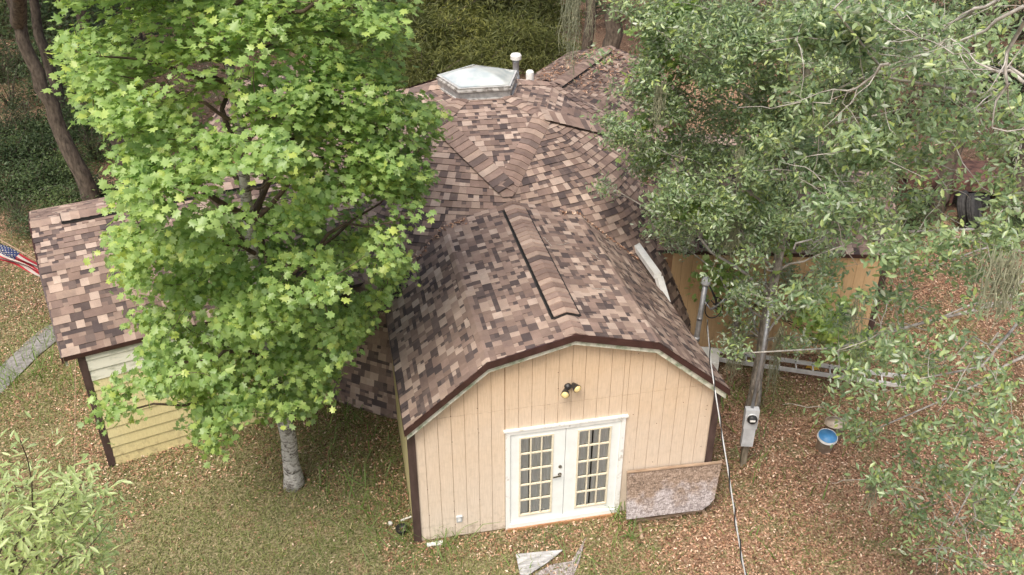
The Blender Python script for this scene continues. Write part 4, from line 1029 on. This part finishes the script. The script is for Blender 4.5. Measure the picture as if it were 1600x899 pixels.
for px, py, s in ((20, 170, 1.3), (50, 215, 1.2), (20, 270, 1.3), (70, 260, 1.2), (110, 280, 1.0), (60, 310, 1.1), (95, 335, .9), (150, 250, 1.3), (180, 200, 1.4), (150, 150, 1.6), (220, 240, 1.3), (60, 100, 1.6), (140, 60, 2.2), (20, 40, 2.4), (90, 20, 2.6), (200, 100, 2.2), (170, 320, .9), (30, 345, .9), (60, 365, .7), (10, 320, 1.0), (-60, 250, 1.6), (-40, 120, 2), (30, 120, 1.6), (85, 150, 1.4), (10, 215, 1.3), (75, 225, 1.1), (120, 215, 1.4), (40, 245, 1.0), (5, 60, 2), (60, 60, 2.1), (100, 120, 1.7), (35, 300, .9), (85, 290, .9), (130, 320, .8), (5, 130, 1.5), (150, 10, 3), (60, -15, 3), (230, 10, 3), (0, -10, 3)):
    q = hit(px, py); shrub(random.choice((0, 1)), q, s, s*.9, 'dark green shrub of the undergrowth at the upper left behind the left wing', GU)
GB = 'feathery olive thicket behind the skylight'
for px, py, s in ((660, 150, 1.6), (700, 110, 1.9), (740, 90, 1.9), (780, 100, 1.8), (820, 95, 1.6), (850, 110, 1.3), (680, 60, 2.4), (730, 40, 2.4), (790, 45, 2.4), (840, 50, 1.7), (650, 100, 2), (650, 30, 2.6), (720, 0, 3.0), (800, -5, 3), (600, 90, 2), (560, 120, 1.6), (550, 40, 2.6), (470, 60, 2.6), (870, 95, 1.0), (750, 130, 1.3), (620, 140, 1.5)):
    q = hit(px, py); q[2] = 0; shrub(2, q, s, s*1.0, 'feathery olive green bamboo clump in the thicket behind the skylight', GB, 'bamboo', 'bamboo_clump')
GR = 'shrubs in the shade behind the oak crown at the upper right'
for px, py, s in ((1100, 60, 2.2), (1180, 90, 2), (1260, 60, 2.2), (1340, 120, 2), (1400, 200, 1.5), (1560, 150, 2), (1480, 160, 2), (1590, 260, 1.4), (1420, 60, 2.4), (1520, 40, 2.6), (1330, 230, 1.4), (1590, 60, 2.4), (1400, 300, 1.2), (1590, 360, 1.0), (1420, 360, 1.0), (1560, 390, .9)):
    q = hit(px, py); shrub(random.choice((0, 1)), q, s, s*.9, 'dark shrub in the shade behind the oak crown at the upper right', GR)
for px, py in ((850, 20), (915, 35), (880, 25), (960, 20)):
    q = hit(px, py); m = MB()
    for k in range(9):
        a = RNG.uniform(0, 6.28); el = RNG.uniform(.3, 1.2); c = np.array([math.cos(a)*math.cos(el), math.sin(a)*math.cos(el), math.sin(el)])*RNG.uniform(.7, 1.2)
        m.tube([(0, 0, 0), tuple(c)], .012, 4, False)
        for j in range(15):
            b = a+(j-7)*.17; d = np.array([math.cos(b)*math.cos(el*.6), math.sin(b)*math.cos(el*.6), math.sin(el*.6)]); s = np.array([-math.sin(b), math.cos(b), 0])*.03
            m.face([c-s*.3, c+d*.35-s, c+d*.75+np.array([0, 0, -.08]), c+d*.35+s])
    o = m.build('palmetto', 'shrub_leaf'); o.location = (q[0], q[1], 0); tag(o, 'fan leaved palmetto on the brown ground beyond the back wing', 'palmetto', 'palmettos beyond the back wing')
# Spanish moss -------------------------------------------------------
def moss(px, py0, py1, hdist, wid, label, k=40):
    a, b = onv(px, py0, hdist), onv(px, py1, hdist); L = a[2]-b[2]; m = MB()
    for i in range(k):
        o = np.array([RNG.normal(0, wid), RNG.normal(0, wid), 0]); l = L*RNG.uniform(.45, 1.0); n = max(5, int(l/.09)); p = o+np.array([0, 0, -RNG.uniform(0, .12)*L]); pts = [p.copy()]
        for j in range(n): p = p+np.array([RNG.normal(0, .016), RNG.normal(0, .016), -l/n]); p[:2] = p[:2]*(1-.25/n); pts.append(p.copy())
        m.tube(pts, [.005]*(len(pts)-1)+[.002], 3, False)
        for j in range(1, len(pts), 1):
            if RNG.uniform() < .9:
                d = RNG.normal(0, .035, 3); d[2] = -abs(d[2]); m.tube([pts[j], pts[j]+d, pts[j]+d*1.6+(0, 0, -.02)], [.004, .003, .001], 3, False)
    o = m.build('moss_strand', 'moss'); o.location = tuple(a); return tag(o, label, 'spanish moss', 'grey moss hanging from the trees')
moss(899, -60, 112, 17.5, .045, 'pair of long grey moss streamers hanging in front of the back wing roof', 26)
moss(889, -60, 98, 17.6, .035, 'shorter grey moss streamer hanging left of the long pair before the back wing', 16)
moss(926, -60, 62, 22, .04, 'moss streamer hanging beside the massive trunk', 16)
moss(1222, 505, 620, hdA-.6, .03, 'wispy moss strand hanging low over the ladder', 22)
moss(1150, 535, 590, hdA+.2, .09, 'pale moss clump hanging above the ladder beside the mast', 40)
moss(1032, 130, 200, hdA-1, .05, 'moss tuft hanging in the left edge of the oak crown', 30)
moss(1160, 225, 300, hdA-1.6, .03, 'long moss streamer hanging inside the oak crown', 14)
moss(1585, 395, 500, 9.0, .10, 'thick pale moss bundle hanging at the right edge of the photo', 70)
moss(1347, 450, 540, 10.5, .035, 'moss strand hanging in front of the far end of the tan wall', 14)
moss(1370, 740, 800, 10.2, .04, 'thin moss strand trailing below the lowest left boughs of the right oak', 18)
moss(1150, 330, 400, hdA-1.4, .08, 'moss clump hanging from the oak crown over the right wing roof', 30)
# ------------------------------------------------------------------ yard objects
# leaning strand board
bl, br = hit(983, 813)+np.array([0, -.0, 0]), hit(1096, 792); tl, tr = wallpt(980, 738), None
def wp(px, py, y): d = ray(px, py); return CAM+d*(y-CY)/d[1]
tl, tr = wp(980, 739, YW-.07), wp(1128, 723, YW-.07); bl, brr, bmid = wp(979, 812, YW-.42), wp(1116, 780, YW-.36), wp(1097, 797, YW-.42)
m = MB(); nv = np.cross(tr-tl, bl-tl); nv /= np.linalg.norm(nv); nv = nv if nv[1] < 0 else -nv
bl[2] = max(bl[2], .06); bmid[2] = max(bmid[2], .06)
m.prism([tl, tr, brr, (brr+bmid)/2+np.array([.02, 0, -.02]), bmid, bl], -nv*.022); ob = m.build('strand_board', 'osb', None, False, tuple(bl))
tag(ob, 'large weathered sheet of strand board leaning on the wall right of the door', 'board')
m = MB(); m.bar(tl+(0, -.0, .012), tr+(0, -.0, .012), .05, .02); o = m.build('edge_strip', 'wood'); o.parent = ob; o.location = -Vector(ob.location); o['label'] = 'pale lath along the top edge'
m = MB(); m.bar(hit(990, 817)+(0, 0, .04), hit(1098, 799)+(0, 0, .04), .06, .05); tag(m.build('timber', 'wood', None, False, tuple(hit(990, 817)), .004), 'long pale timber lying at the foot of the leaning strand board', 'timber')
m = MB(); m.tube([hit(999, 821)+(0, 0, .03), hit(1003, 845)+(0, 0, .03)], .03, 8); tag(m.build('log', 'wood', None, True, tuple(hit(1000, 830))), 'short round stick on the leaves below the left end of the long timber', 'stick')
m = MB(); m.bar(hit(1097, 800)+(0, 0, .05), hit(1103, 810)+(0, 0, .02), .05, .05); tag(m.build('timber', 'wood', None, False, tuple(hit(1100, 805)), .004), 'short timber stub under the right corner of the leaning strand board', 'timber')
m = MB(); q = [hit(806, 869), hit(880, 862), hit(858, 880), hit(818, 906), hit(812, 899)]; m.prism([p+(0, 0, .045) for p in q], (0, 0, -.015)); tag(m.build('board', 'pale_board', None, False, tuple(q[0])), 'pale triangular board piece lying on leaves below the door', 'board')
m = MB(); q = [hit(836, 899), hit(862, 884), hit(893, 879), hit(915, 842), hit(905, 880), hit(890, 915), hit(840, 915)]; m.prism([p+(0, 0, .03) for p in q], (0, 0, -.012)); tag(m.build('board', 'osb', None, False, tuple(q[0])), 'dark edged strand board scrap half covered in leaves at the bottom of the photo', 'board')
m = MB(); m.bar(hit(666, 854)+(0, 0, .03), hit(692, 850)+(0, 0, .03), .07, .03); tag(m.build('trim_offcut', 'white', None, False, tuple(hit(680, 852)), .003), 'short white trim offcut lying at the left front corner of the house', 'offcut')
m = MB(); P = hit(610, 820); m.lathe(P, [(0, 0), (.035, .0), (.045, .03), (.03, .06), (0, .07)], 12); tag(m.build('stone', 'dirtywhite', None, True, tuple(P)), 'small white stone among weeds left of the front corner', 'stone')
m = MB(); P = hit(628, 832); m.lathe(P, [(0, 0), (.08, 0), (.10, .10), (.095, .11), (.075, .02), (0, .02)], 16); tag(m.build('plant_pot', 'black', None, True, tuple(P)), 'black plastic plant pot half hidden in weeds by the front corner', 'plant pot')
m = MB(); P = hit(632, 815); m.bar(P+(-.06, 0, .03), P+(.12, .06, .03), .03, .02); tag(m.build('trim_offcut', 'white', None, False, tuple(P), .003), 'white strip lying in the weeds beside the black plant pot', 'offcut')
# meter post
mp = hit(1160, 726); mr = empty('meter_post', tuple(mp), 'weathered post carrying a grey electric meter and tall white conduit', 'electric meter')
def MP(m, name, mat, sm=False): return put(m.build(name, mat, None, sm), mr)
dv = CAM[:2]-mp[:2]; dv /= np.linalg.norm(dv); fv = np.array([dv[0], dv[1], 0]); fv = np.array([-.25, -.968, 0]); sv = np.array([.968, -.25, 0])
m = MB(); m.obox(mp+(0, 0, .75), sv*.05, np.array([0, 0, .85]), fv*.05); MP(m, 'post', 'post')
c0 = onv(1170, 660, math.hypot(mp[0]-CX, mp[1]-CY)-.05)
m = MB(); m.obox(c0+fv*.08+(0, 0, .16), sv*.115, (0, 0, .20), fv*.06); m.obox(c0+fv*.08+(0, 0, -.24), sv*.10, (0, 0, .19), fv*.05); MP(m, 'meter_box', 'meter_grey')
m = MB(); cg = c0+fv*.14+(0, 0, .20); m.lathe(cg, [(0, -.01), (.085, -.01), (.085, .05), (.07, .08), (0, .085)], 24, fv); MP(m, 'meter_dial', 'black', True)
m = MB(); m.lathe(cg, [(.094, 0), (.094, .02), (.086, .024)], 24, fv); MP(m, 'meter_ring', 'alu', True)
m = MB(); m.obox(cg+fv*.0845, sv*.045, (0, 0, .02), fv*.002); MP(m, 'meter_scale', 'white')
ctop = onv(1203, 478, math.hypot(mp[0]-CX, mp[1]-CY)+.05)
m = MB(); cb = c0+fv*.05+(0, 0, .36); m.tube([cb, (cb*.5+ctop*.5)+sv*.02, ctop], .030, 10); MP(m, 'conduit', 'galv', True)
m = MB(); m.lathe(ctop, [(0.05, -.05), (.06, 0), (.04, .08), (0, .1)], 12); MP(m, 'weather_head', 'galv', True)
# mast
hm = 17.2
mtop, mbot = None, None
base = hit(1086, 560, 0.9); base = np.array([5.12, 2.95, 2.0])
hdm = math.hypot(base[0]-CX, base[1]-CY)
pm0, pm1 = onv(1088, 530, hdm), onv(1103, 440, hdm-.1)
mast = empty('service_mast', tuple(pm0), 'galvanised service mast with black wire loops between front wing and tan wall', 'service mast')
m = MB(); m.tube([pm0+(pm0-pm1)*1.1, pm0, pm1], .05, 14); put(m.build('mast_pipe', 'galv', None, True), mast)
m = MB(); m.tube([pm0-(pm1-pm0)*.02, pm0+(pm1-pm0)*.05], .06, 14); m.tube([pm0+(pm1-pm0)*.35, pm0+(pm1-pm0)*.40], .056, 14); put(m.build('mast_clamp', 'galv', None, True), mast)
m = MB(); m.lathe(pm1, [(.075, -.06), (.085, -.03), (.075, .05), (.04, .09), (0, .10)], 16); put(m.build('weather_head', 'meter_grey', None, True), mast)
m = MB()
for k in range(5):
    s = pm1+np.array([.05, -.03, -.05]); ed = pm1+np.array([.10+.05*k, -.1, -.35-.09*k]); mid_ = (s+ed)/2+np.array([.12+.05*k, -.05, -.35]); ts = np.linspace(0, 1, 12)[:, None]; Pp = (1-ts)**2*s+2*ts*(1-ts)*mid_+ts**2*ed+(ts*(1-ts))*RNG.normal(0, .15, 3); m.tube(Pp, .011, 6)
c = pm1+np.array([.20, -.05, -.55]); m.tube([c+np.array([.17*math.sin(a), 0, .22*math.cos(a)]) for a in np.linspace(0, 5.6, 22)], .012, 6); put(m.build('wire_loop', 'black', None, True), mast)
m = MB(); cs = pm1+np.array([.12, -.1, -.55]); m.tube([cs, cs+(.28, 0, .20)], .02, 6); m.tube([cs+(.05, 0, .0), cs+(.3, -.05, .34)], .014, 6); m.tube([cs, pm1+(.02, -.02, -.42)], .016, 6); put(m.build('insulator_bracket', 'galv', None, True), mast)
# service drop, hanging from the mast towards the camera side
ends = [(1105, 500), (1110, 560), (1122, 640), (1140, 750), (1152, 830), (1166, 905), (1180, 960)]
hs = [hdm-.25, hdm-2.7, hdm-3.6, hdm-5.0, hdm-6.0, hdm-7.0, hdm-7.7]
Pp = [onv(px, py, h) for (px, py), h in zip(ends, hs)]
def smooth_path(P, n=8):
    out = []
    for i in range(len(P)-1):
        p0, p1, p2, p3 = P[max(i-1, 0)], P[i], P[i+1], P[min(i+2, len(P)-1)]
        for t in np.linspace(0, 1, n, endpoint=False): out.append(.5*((2*p1)+(-p0+p2)*t+(2*p0-5*p1+4*p2-p3)*t*t+(-p0+3*p1-3*p2+p3)*t**3))
    out.append(P[-1]); return out
cab = smooth_path(Pp, 10)
last = cab[-1]; dirn = cab[-1]-cab[-2]; dirn /= np.linalg.norm(dirn)
for k in range(1, 7): cab.append(last+dirn*k*1.2+np.array([0, 0, .08*k*k]))
sd = empty('overhead_cable', tuple(cab[0]), 'twisted overhead service cable running from the mast across the yard', 'cable')
m = MB(); m.tube(cab, .010, 6); put(m.build('neutral_wire', 'alu', None, True), sd)
m = MB()
tw = []
for i, p in enumerate(cab): tw.append(np.array(p)+.017*np.array([math.cos(i*.9), 0, math.sin(i*.9)]))
m.tube(tw, .009, 6); put(m.build('insulated_wire', 'black', None, True), sd)
# white utility cabinet beside the mast
P = hit(1108, 562, .45); m = MB(); ax, ay = np.array([.9, -.43, 0]), np.array([.43, .9, 0])
m.obox(P+(0, .1, -.2), ax*.24, ay*.26, (0, 0, .26)); cbx = m.build('utility_cabinet', 'white', None, False, tuple(P-(0, 0, .45)), .01); tag(cbx, 'white metal cabinet at the base of the mast by the wing corner', 'cabinet')
# ladder lying against the tan wall
lad = empty('ladder', tuple(hit(1100, 555)), 'long white ladder lying on its side along the tan wall', 'ladder')
a, b = hit(1102, 545, .30), hit(1418, 590, .30)
a2, b2 = a+np.array([-.05, -.17, -.10]), b+np.array([-.05, -.17, -.10])
for s, e in ((a, b), (a2, b2)):
    m = MB(); m.bar(s, e, .035, .085); put(m.build('rail', 'alu', None), lad)
nr = 12; holes = MB()
for i in range(nr):
    t = (i+.5)/nr; p, q = a+(b-a)*t, a2+(b2-a2)*t; m = MB(); m.tube([p, q], .016, 8); put(m.build('rung', 'alu', None, True), lad)
    nrm_ = np.cross(b-a, (0, 0, 1)); nrm_ /= np.linalg.norm(nrm_); nrm_ = nrm_ if nrm_[1] < 0 else -nrm_
    holes.lathe(p+nrm_*.0185, [(.018, 0), (.018, .003), (0, .004)], 10, nrm_); holes.lathe(p+nrm_*.0+(0, 0, .0435), [(.013, 0), (.013, .003), (0, .004)], 10, (0, 0, 1))
put(holes.build('rung_plug', 'black', None), lad)
# buckets
def bucket(px, py, r, h, tilt, mat_out, mat_in, label):
    P = hit(px, py); rt = empty('bucket', tuple(P), label, 'bucket'); rt.rotation_euler = tilt
    m = MB(); prof = [(0, .0), (r*.8, .0), (r*.98, h-.05), (r*1.06, h-.05), (r*1.06, h-.035), (r*1.0, h-.035), (r*1.03, h), (r*.97, h), (r*.77, .02), (0, .02)]
    m.lathe((0, 0, 0), prof, 26); m.build('body', mat_out, rt, True)
    m = MB(); m.lathe((0, 0, 0), [(r*.955, h-.002), (r*.76, .03), (0, .03)], 26); m.build('liner', mat_in, rt, True)
    m = MB(); m.tube([(r*1.05*math.cos(t), -.10*math.sin(t)-.02, h-.06-r*.9*math.sin(t)*.9) for t in np.linspace(0, math.pi, 14)], .004, 5); m.build('handle', 'galv', rt, True)
    m = MB(); m.lathe((.03, .02, 0), [(0, .03), (r*.5, .035), (r*.3, .11), (0, .12)], 12); m.build('contents', mat_in if mat_in == 'blue' else 'litter', rt, True)
    return rt
bucket(1286, 702, .17, .38, (rad(10), rad(-6), .3), 'dirtywhite', 'blue', 'dirty white bucket with a blue inside standing open on the leaves')
bucket(1302, 684, .17, .36, (rad(-4), rad(5), 1.3), 'beige', 'beige', 'beige bucket half under oak leaves behind the blue lined one')
# fallen yellow leaf piece, debris
m = MB(); P = hit(1268, 578)+np.array([0, 0, .05]); T0 = MAPLE[0]; m.add([P+np.array([v[0]*.34, v[1]*.34, .05+v[2]*.4+abs(v[0])*.1]) for v in T0], MAPLE[1]); tag(m.build('fallen_leaf', 'yleaf', None, False, tuple(P)), 'big curled yellow leaf lying below the ladder', 'leaf')
# trailer with rusted deck and tyres seen through oak
tp = hit(1490, 345); tr_ = empty('rusty_trailer', tuple(tp), 'rusty low trailer with a dark open underside seen through the oak', 'trailer')
ax, ay = np.array([.95, -.3, 0]), np.array([.3, .95, 0])
m = MB(); c = tp+ay*1.2
m.obox(c+(0, 0, .95), ax*1.3, ay*.8, (0, 0, .05)); m.obox(c+(0, 0, .80)-ay*.74, ax*1.3, ay*.05, (0, 0, .10)); m.obox(c+(0, 0, .80)+ay*.74, ax*1.3, ay*.05, (0, 0, .10))
put(m.build('deck', 'rust'), tr_)
for s in (-.7, .7):
    m = MB(); q = c-ay*.6+ax*s; m.lathe(q+(0, 0, .35), [(.12, -.1), (.33, -.1), (.36, -.06), (.36, .06), (.33, .1), (.12, .1)], 26, ay); w = put(m.build('wheel', 'rubber', None, True), tr_)
m = MB()
for s in (-1.2, 0, 1.2): m.obox(c+ax*s+(0, 0, .45), ax*.04, ay*.7, (0, 0, .25))
put(m.build('chassis', 'rust'), tr_)
def tyre(px, py, z, axv, label):
    P = hit(px, py, z); rt = empty('tyre', tuple(P), label, 'tyre', 'old tyres by the trailer'); m = MB(); prof = []
    for a in np.linspace(-2.6, 2.6, 14): prof.append((.36+.13*math.cos(a)*.9, .11*math.sin(a)*1.0))
    base = len(m.v); m.lathe((0, 0, 0), prof, 34, axv); m.f = m.f[:-2]; m.c = m.c[:-2]; m.build('casing', 'rubber', rt, True)
    m = MB(); axn = np.array(axv, float)/np.linalg.norm(axv)
    for k in (-.05, 0., .05): m.lathe(axn*k, [(.482, -.008), (.488, 0), (.482, .008)], 34, axv)
    m.build('tread', 'rubber', rt, True)
    return rt
tyre(1508, 326, .50, (.55, -.6, .35), 'old black tyre leaning nearest the rusty trailer edge')
tyre(1522, 330, .50, (.55, -.6, .35), 'second old black tyre leaning against the first one, on its right side')
# flag --------------------------------------------------------------
def flag():
    m1 = newmat('flag_red')[0]
    cols = {'fred': ((.32, .02, .03), (.42, .04, .05)), 'fwhite': ((.42, .39, .35), (.58, .55, .50)), 'fblue': ((.015, .03, .10), (.03, .05, .14))}
    for k, (a, b) in cols.items(): M[k] = plain(k+'_cloth', a, b, 4, .9)
    A = onv(-8, 378, 20.2); B_ = onv(80, 425, 19.6)         # along the droop
    rt = empty('flag', tuple(A), 'faded stars and stripes flag drooping beyond the end of the left wing', 'flag')
    d = (B_-A); L = np.linalg.norm(d); d /= L; w = np.array([.05, -.25, -.96]); w -= d*np.dot(w, d); w /= np.linalg.norm(w); nn = np.cross(d, w)
    Wd = .40; NU = 40
    def P(u, v):  # u along length 0..1, v 0..1 across
        g = 1-.6*u**.7
        fold = .10*math.sin(v*15+u*4)*(.25+u)+.05*math.sin(u*9+v*4)
        return A+d*L*1.05*u*(1-.05*v)+w*Wd*(v*g-.2*u*(1-u))+nn*fold
    ms = {'fred': MB(), 'fwhite': MB(), 'fblue': MB()}
    for s in range(13):
        for i in range(NU):
            for j in range(3):
                u0, u1 = i/NU, (i+1)/NU; v0, v1 = (s+j/3)/13, (s+(j+1)/3)/13
                k = 'fblue' if (u1 <= .401 and s < 7) else ('fred' if s % 2 == 0 else 'fwhite')
                ms[k].add([P(u0, v0), P(u1, v0), P(u1, v1), P(u0, v1)], [(0, 1, 2, 3)])
    for k, nme in (('fred', 'red_stripes'), ('fwhite', 'white_stripes'), ('fblue', 'canton')): put(ms[k].build(nme, k, None, True), rt)
    for r in range(9):
        for c in range(6 if r % 2 == 0 else 5):
            u = .4*(c+.5+(0 if r % 2 == 0 else .5))/6; v = 7/13*(r+.5)/9
            ctr = P(u, v); e = .02
            tu = P(u+.01, v)-ctr; tu /= np.linalg.norm(tu); tv = P(u, v+.01)-ctr; tv /= np.linalg.norm(tv); n2 = np.cross(tu, tv)
            st = MB()
            for sg in (1, -1):
                vs = [ctr+n2*.004*sg]+[ctr+n2*.004*sg+(.020 if q % 2 == 0 else .009)*(math.cos(q*math.pi/5)*tu+math.sin(q*math.pi/5)*tv) for q in range(10)]
                st.add(vs, [(0, 1+q, 1+(q+1) % 10) for q in range(10)])
            put(st.build('star', 'fwhite'), rt)
    m = MB(); e = WL.p(HW*-.3, WL.L-.2, 2.1); m.tube([A+w*-.1-d*.05, A+(A-B_)*.0+w*.7-d*.0], .012, 8); put(m.build('flag_bar', 'wood', None, True), rt)
    m = MB(); m.tube([A+w*-.1-d*.05, B_+d*.35+w*-.05], .014, 8)
    put(m.build('pole', 'wood', None, True), rt)
flag()
# white railing and low fence glimpsed behind left wing
a, b = hit(214, 285, .9), hit(246, 268, .9); rl = empty('railing', tuple(hit(230, 290)), 'white wooden railing behind the ridge of the left wing', 'railing'); dirr = (b-a)/np.linalg.norm(b-a); a = a-dirr*.4; b = b+dirr*1.0
m = MB(); m.bar(a, b, .10, .05); put(m.build('top_rail', 'white'), rl); m = MB(); m.bar(a-(0, 0, .5), b-(0, 0, .5), .06, .05); put(m.build('lower_rail', 'white'), rl)
for t in (0.02, .5, .98): m = MB(); p = a+(b-a)*t; m.obox(p-(0, 0, .47), (.045, 0, 0), (0, .045, 0), (0, 0, .44)); put(m.build('post', 'white'), rl)
m = MB(); P1, P2 = hit(155, 607, .15), hit(117, 728, .0); m.tube([P1+(0, 0, 1.9), P2+(0, 0, 0)], .006, 5); tag(m.build('guy_cord', 'wood', None, False, tuple(P2)), 'thin tan cord stretched down to the ground beside the left wing corner', 'cord')
# twigs and debris lying on front roof
for px, py, wh in ((855, 380, 'high up right beside the ridge vent'), (880, 384, 'a little right of the highest twig'), (930, 402, 'half way down the right upper slope'), (940, 455, 'lowest, nearest the front edge')):
    nn = np.array([(RZ-KZ), 0, KX]); p0 = np.array([2.453, 0, RZ]); dd = ray(px, py); c = CAM+dd*np.dot(p0-CAM, nn)/np.dot(dd, nn)+(0, 0, .028)
    a0 = RNG.uniform(0, 3.1); pts = []
    for t in np.linspace(-.16, .16, 7):
        x_, y_ = t*math.cos(a0)+RNG.normal(0, .008), t*math.sin(a0)+RNG.normal(0, .008); pts.append(c+np.array([x_, y_, -(RZ-KZ)/KX*x_+RNG.uniform(0, .01)]))
    m = MB(); m.tube(pts, .004, 5); m.tube([pts[3], pts[3]+(.05, .06, -.008)], .003, 4); tag(m.build('fallen_twig', 'twig', None, False, tuple(c)), 'thin grey twig on the front wing roof, '+wh, 'twig', 'twigs fallen on the front wing roof')
# dead leaves and moss caught on the back wing roof
q = []
for _ in range(900):
    w = RNG.normal(0, .7); l = RNG.uniform(4.4, 8.0); q.append(WB.p(w, l, roofz(w)+.025))
q = np.array(q); N = np.stack([RNG.normal(0, .35, len(q)), RNG.normal(0, .35, len(q)), np.ones(len(q))], -1)
tag(scaled_leaves('roof_litter', q, N, RNG.uniform(.07, .16, len(q)), LONG, 'litter'), 'dead needles and leaves lying on the back wing roof', 'leaf litter', kind='stuff')
q = []
for _ in range(2600):
    k = RNG.integers(3); W = (WF, WR, WL)[k]; sd = RNG.choice((-1, 1)); w = sd*RNG.uniform(.9, 2.48); zz = roofz(w)
    lo, hi2 = 2.4, 5.3      # where this roof line meets the shell
    rr = math.sqrt(max(0, DR*DR-(zz-DZ)**2-w*w))*.985; l = rr+abs(RNG.normal(0, .10))
    q.append(W.p(w, l, zz+.03))
q = np.array(q); N = np.stack([RNG.normal(0, .5, len(q)), RNG.normal(0, .5, len(q)), np.ones(len(q))], -1)
tag(scaled_leaves('valley_litter', q[:900], N[:900], RNG.uniform(.04, .08, 900), T, 'litter'), 'dead leaves gathered in the valleys between dome and wings', 'leaf litter', kind='stuff')
# ------------------------------------------------------------------ world, sun, camera
w = bpy.data.worlds.new('World'); S.world = w; w.use_nodes = True; nt = w.node_tree
bg = nt.nodes['Background']; sky = nt.nodes.new('ShaderNodeTexSky'); sky.sky_type = 'NISHITA'; sky.sun_disc = False
EL, AZ = rad(58), rad(215)      # compass direction the sun stands in (from +Y clockwise)
sky.sun_elevation = EL; sky.sun_rotation = AZ; sky.air_density = 1.0; sky.dust_density = 6; sky.ozone_density = .6
nt.links.new(sky.outputs[0], bg.inputs[0]); bg.inputs[1].default_value = .14
sl = bpy.data.lights.new('sun', 'SUN'); sl.energy = 2.0; sl.angle = rad(28); sl.color = (1, .955, .89)
so = bpy.data.objects.new('sun', sl); COL.objects.link(so)
dvec = Vector((math.sin(AZ)*math.cos(EL), math.cos(AZ)*math.cos(EL), math.sin(EL))); so.rotation_euler = dvec.to_track_quat('Z', 'Y').to_euler()
cd = bpy.data.cameras.new('camera'); co = bpy.data.objects.new('camera', cd); COL.objects.link(co); S.camera = co
cd.sensor_width = 36; cd.lens = F/1600*36; cd.clip_end = 2000; cd.shift_y = 0
from mathutils import Matrix
R3 = Matrix(((_r2[0], _u2[0], -_f[0]), (_r2[1], _u2[1], -_f[1]), (_r2[2], _u2[2], -_f[2])))
co.matrix_world = Matrix.Translation(Vector(CAM)) @ R3.to_4x4()
S.view_settings.view_transform = 'Standard'; S.view_settings.look = 'None'; S.view_settings.gamma = 1; S.view_settings.exposure = .56
S.render.engine = 'CYCLES'
S.cycles.max_bounces = 6; S.cycles.transparent_max_bounces = 8
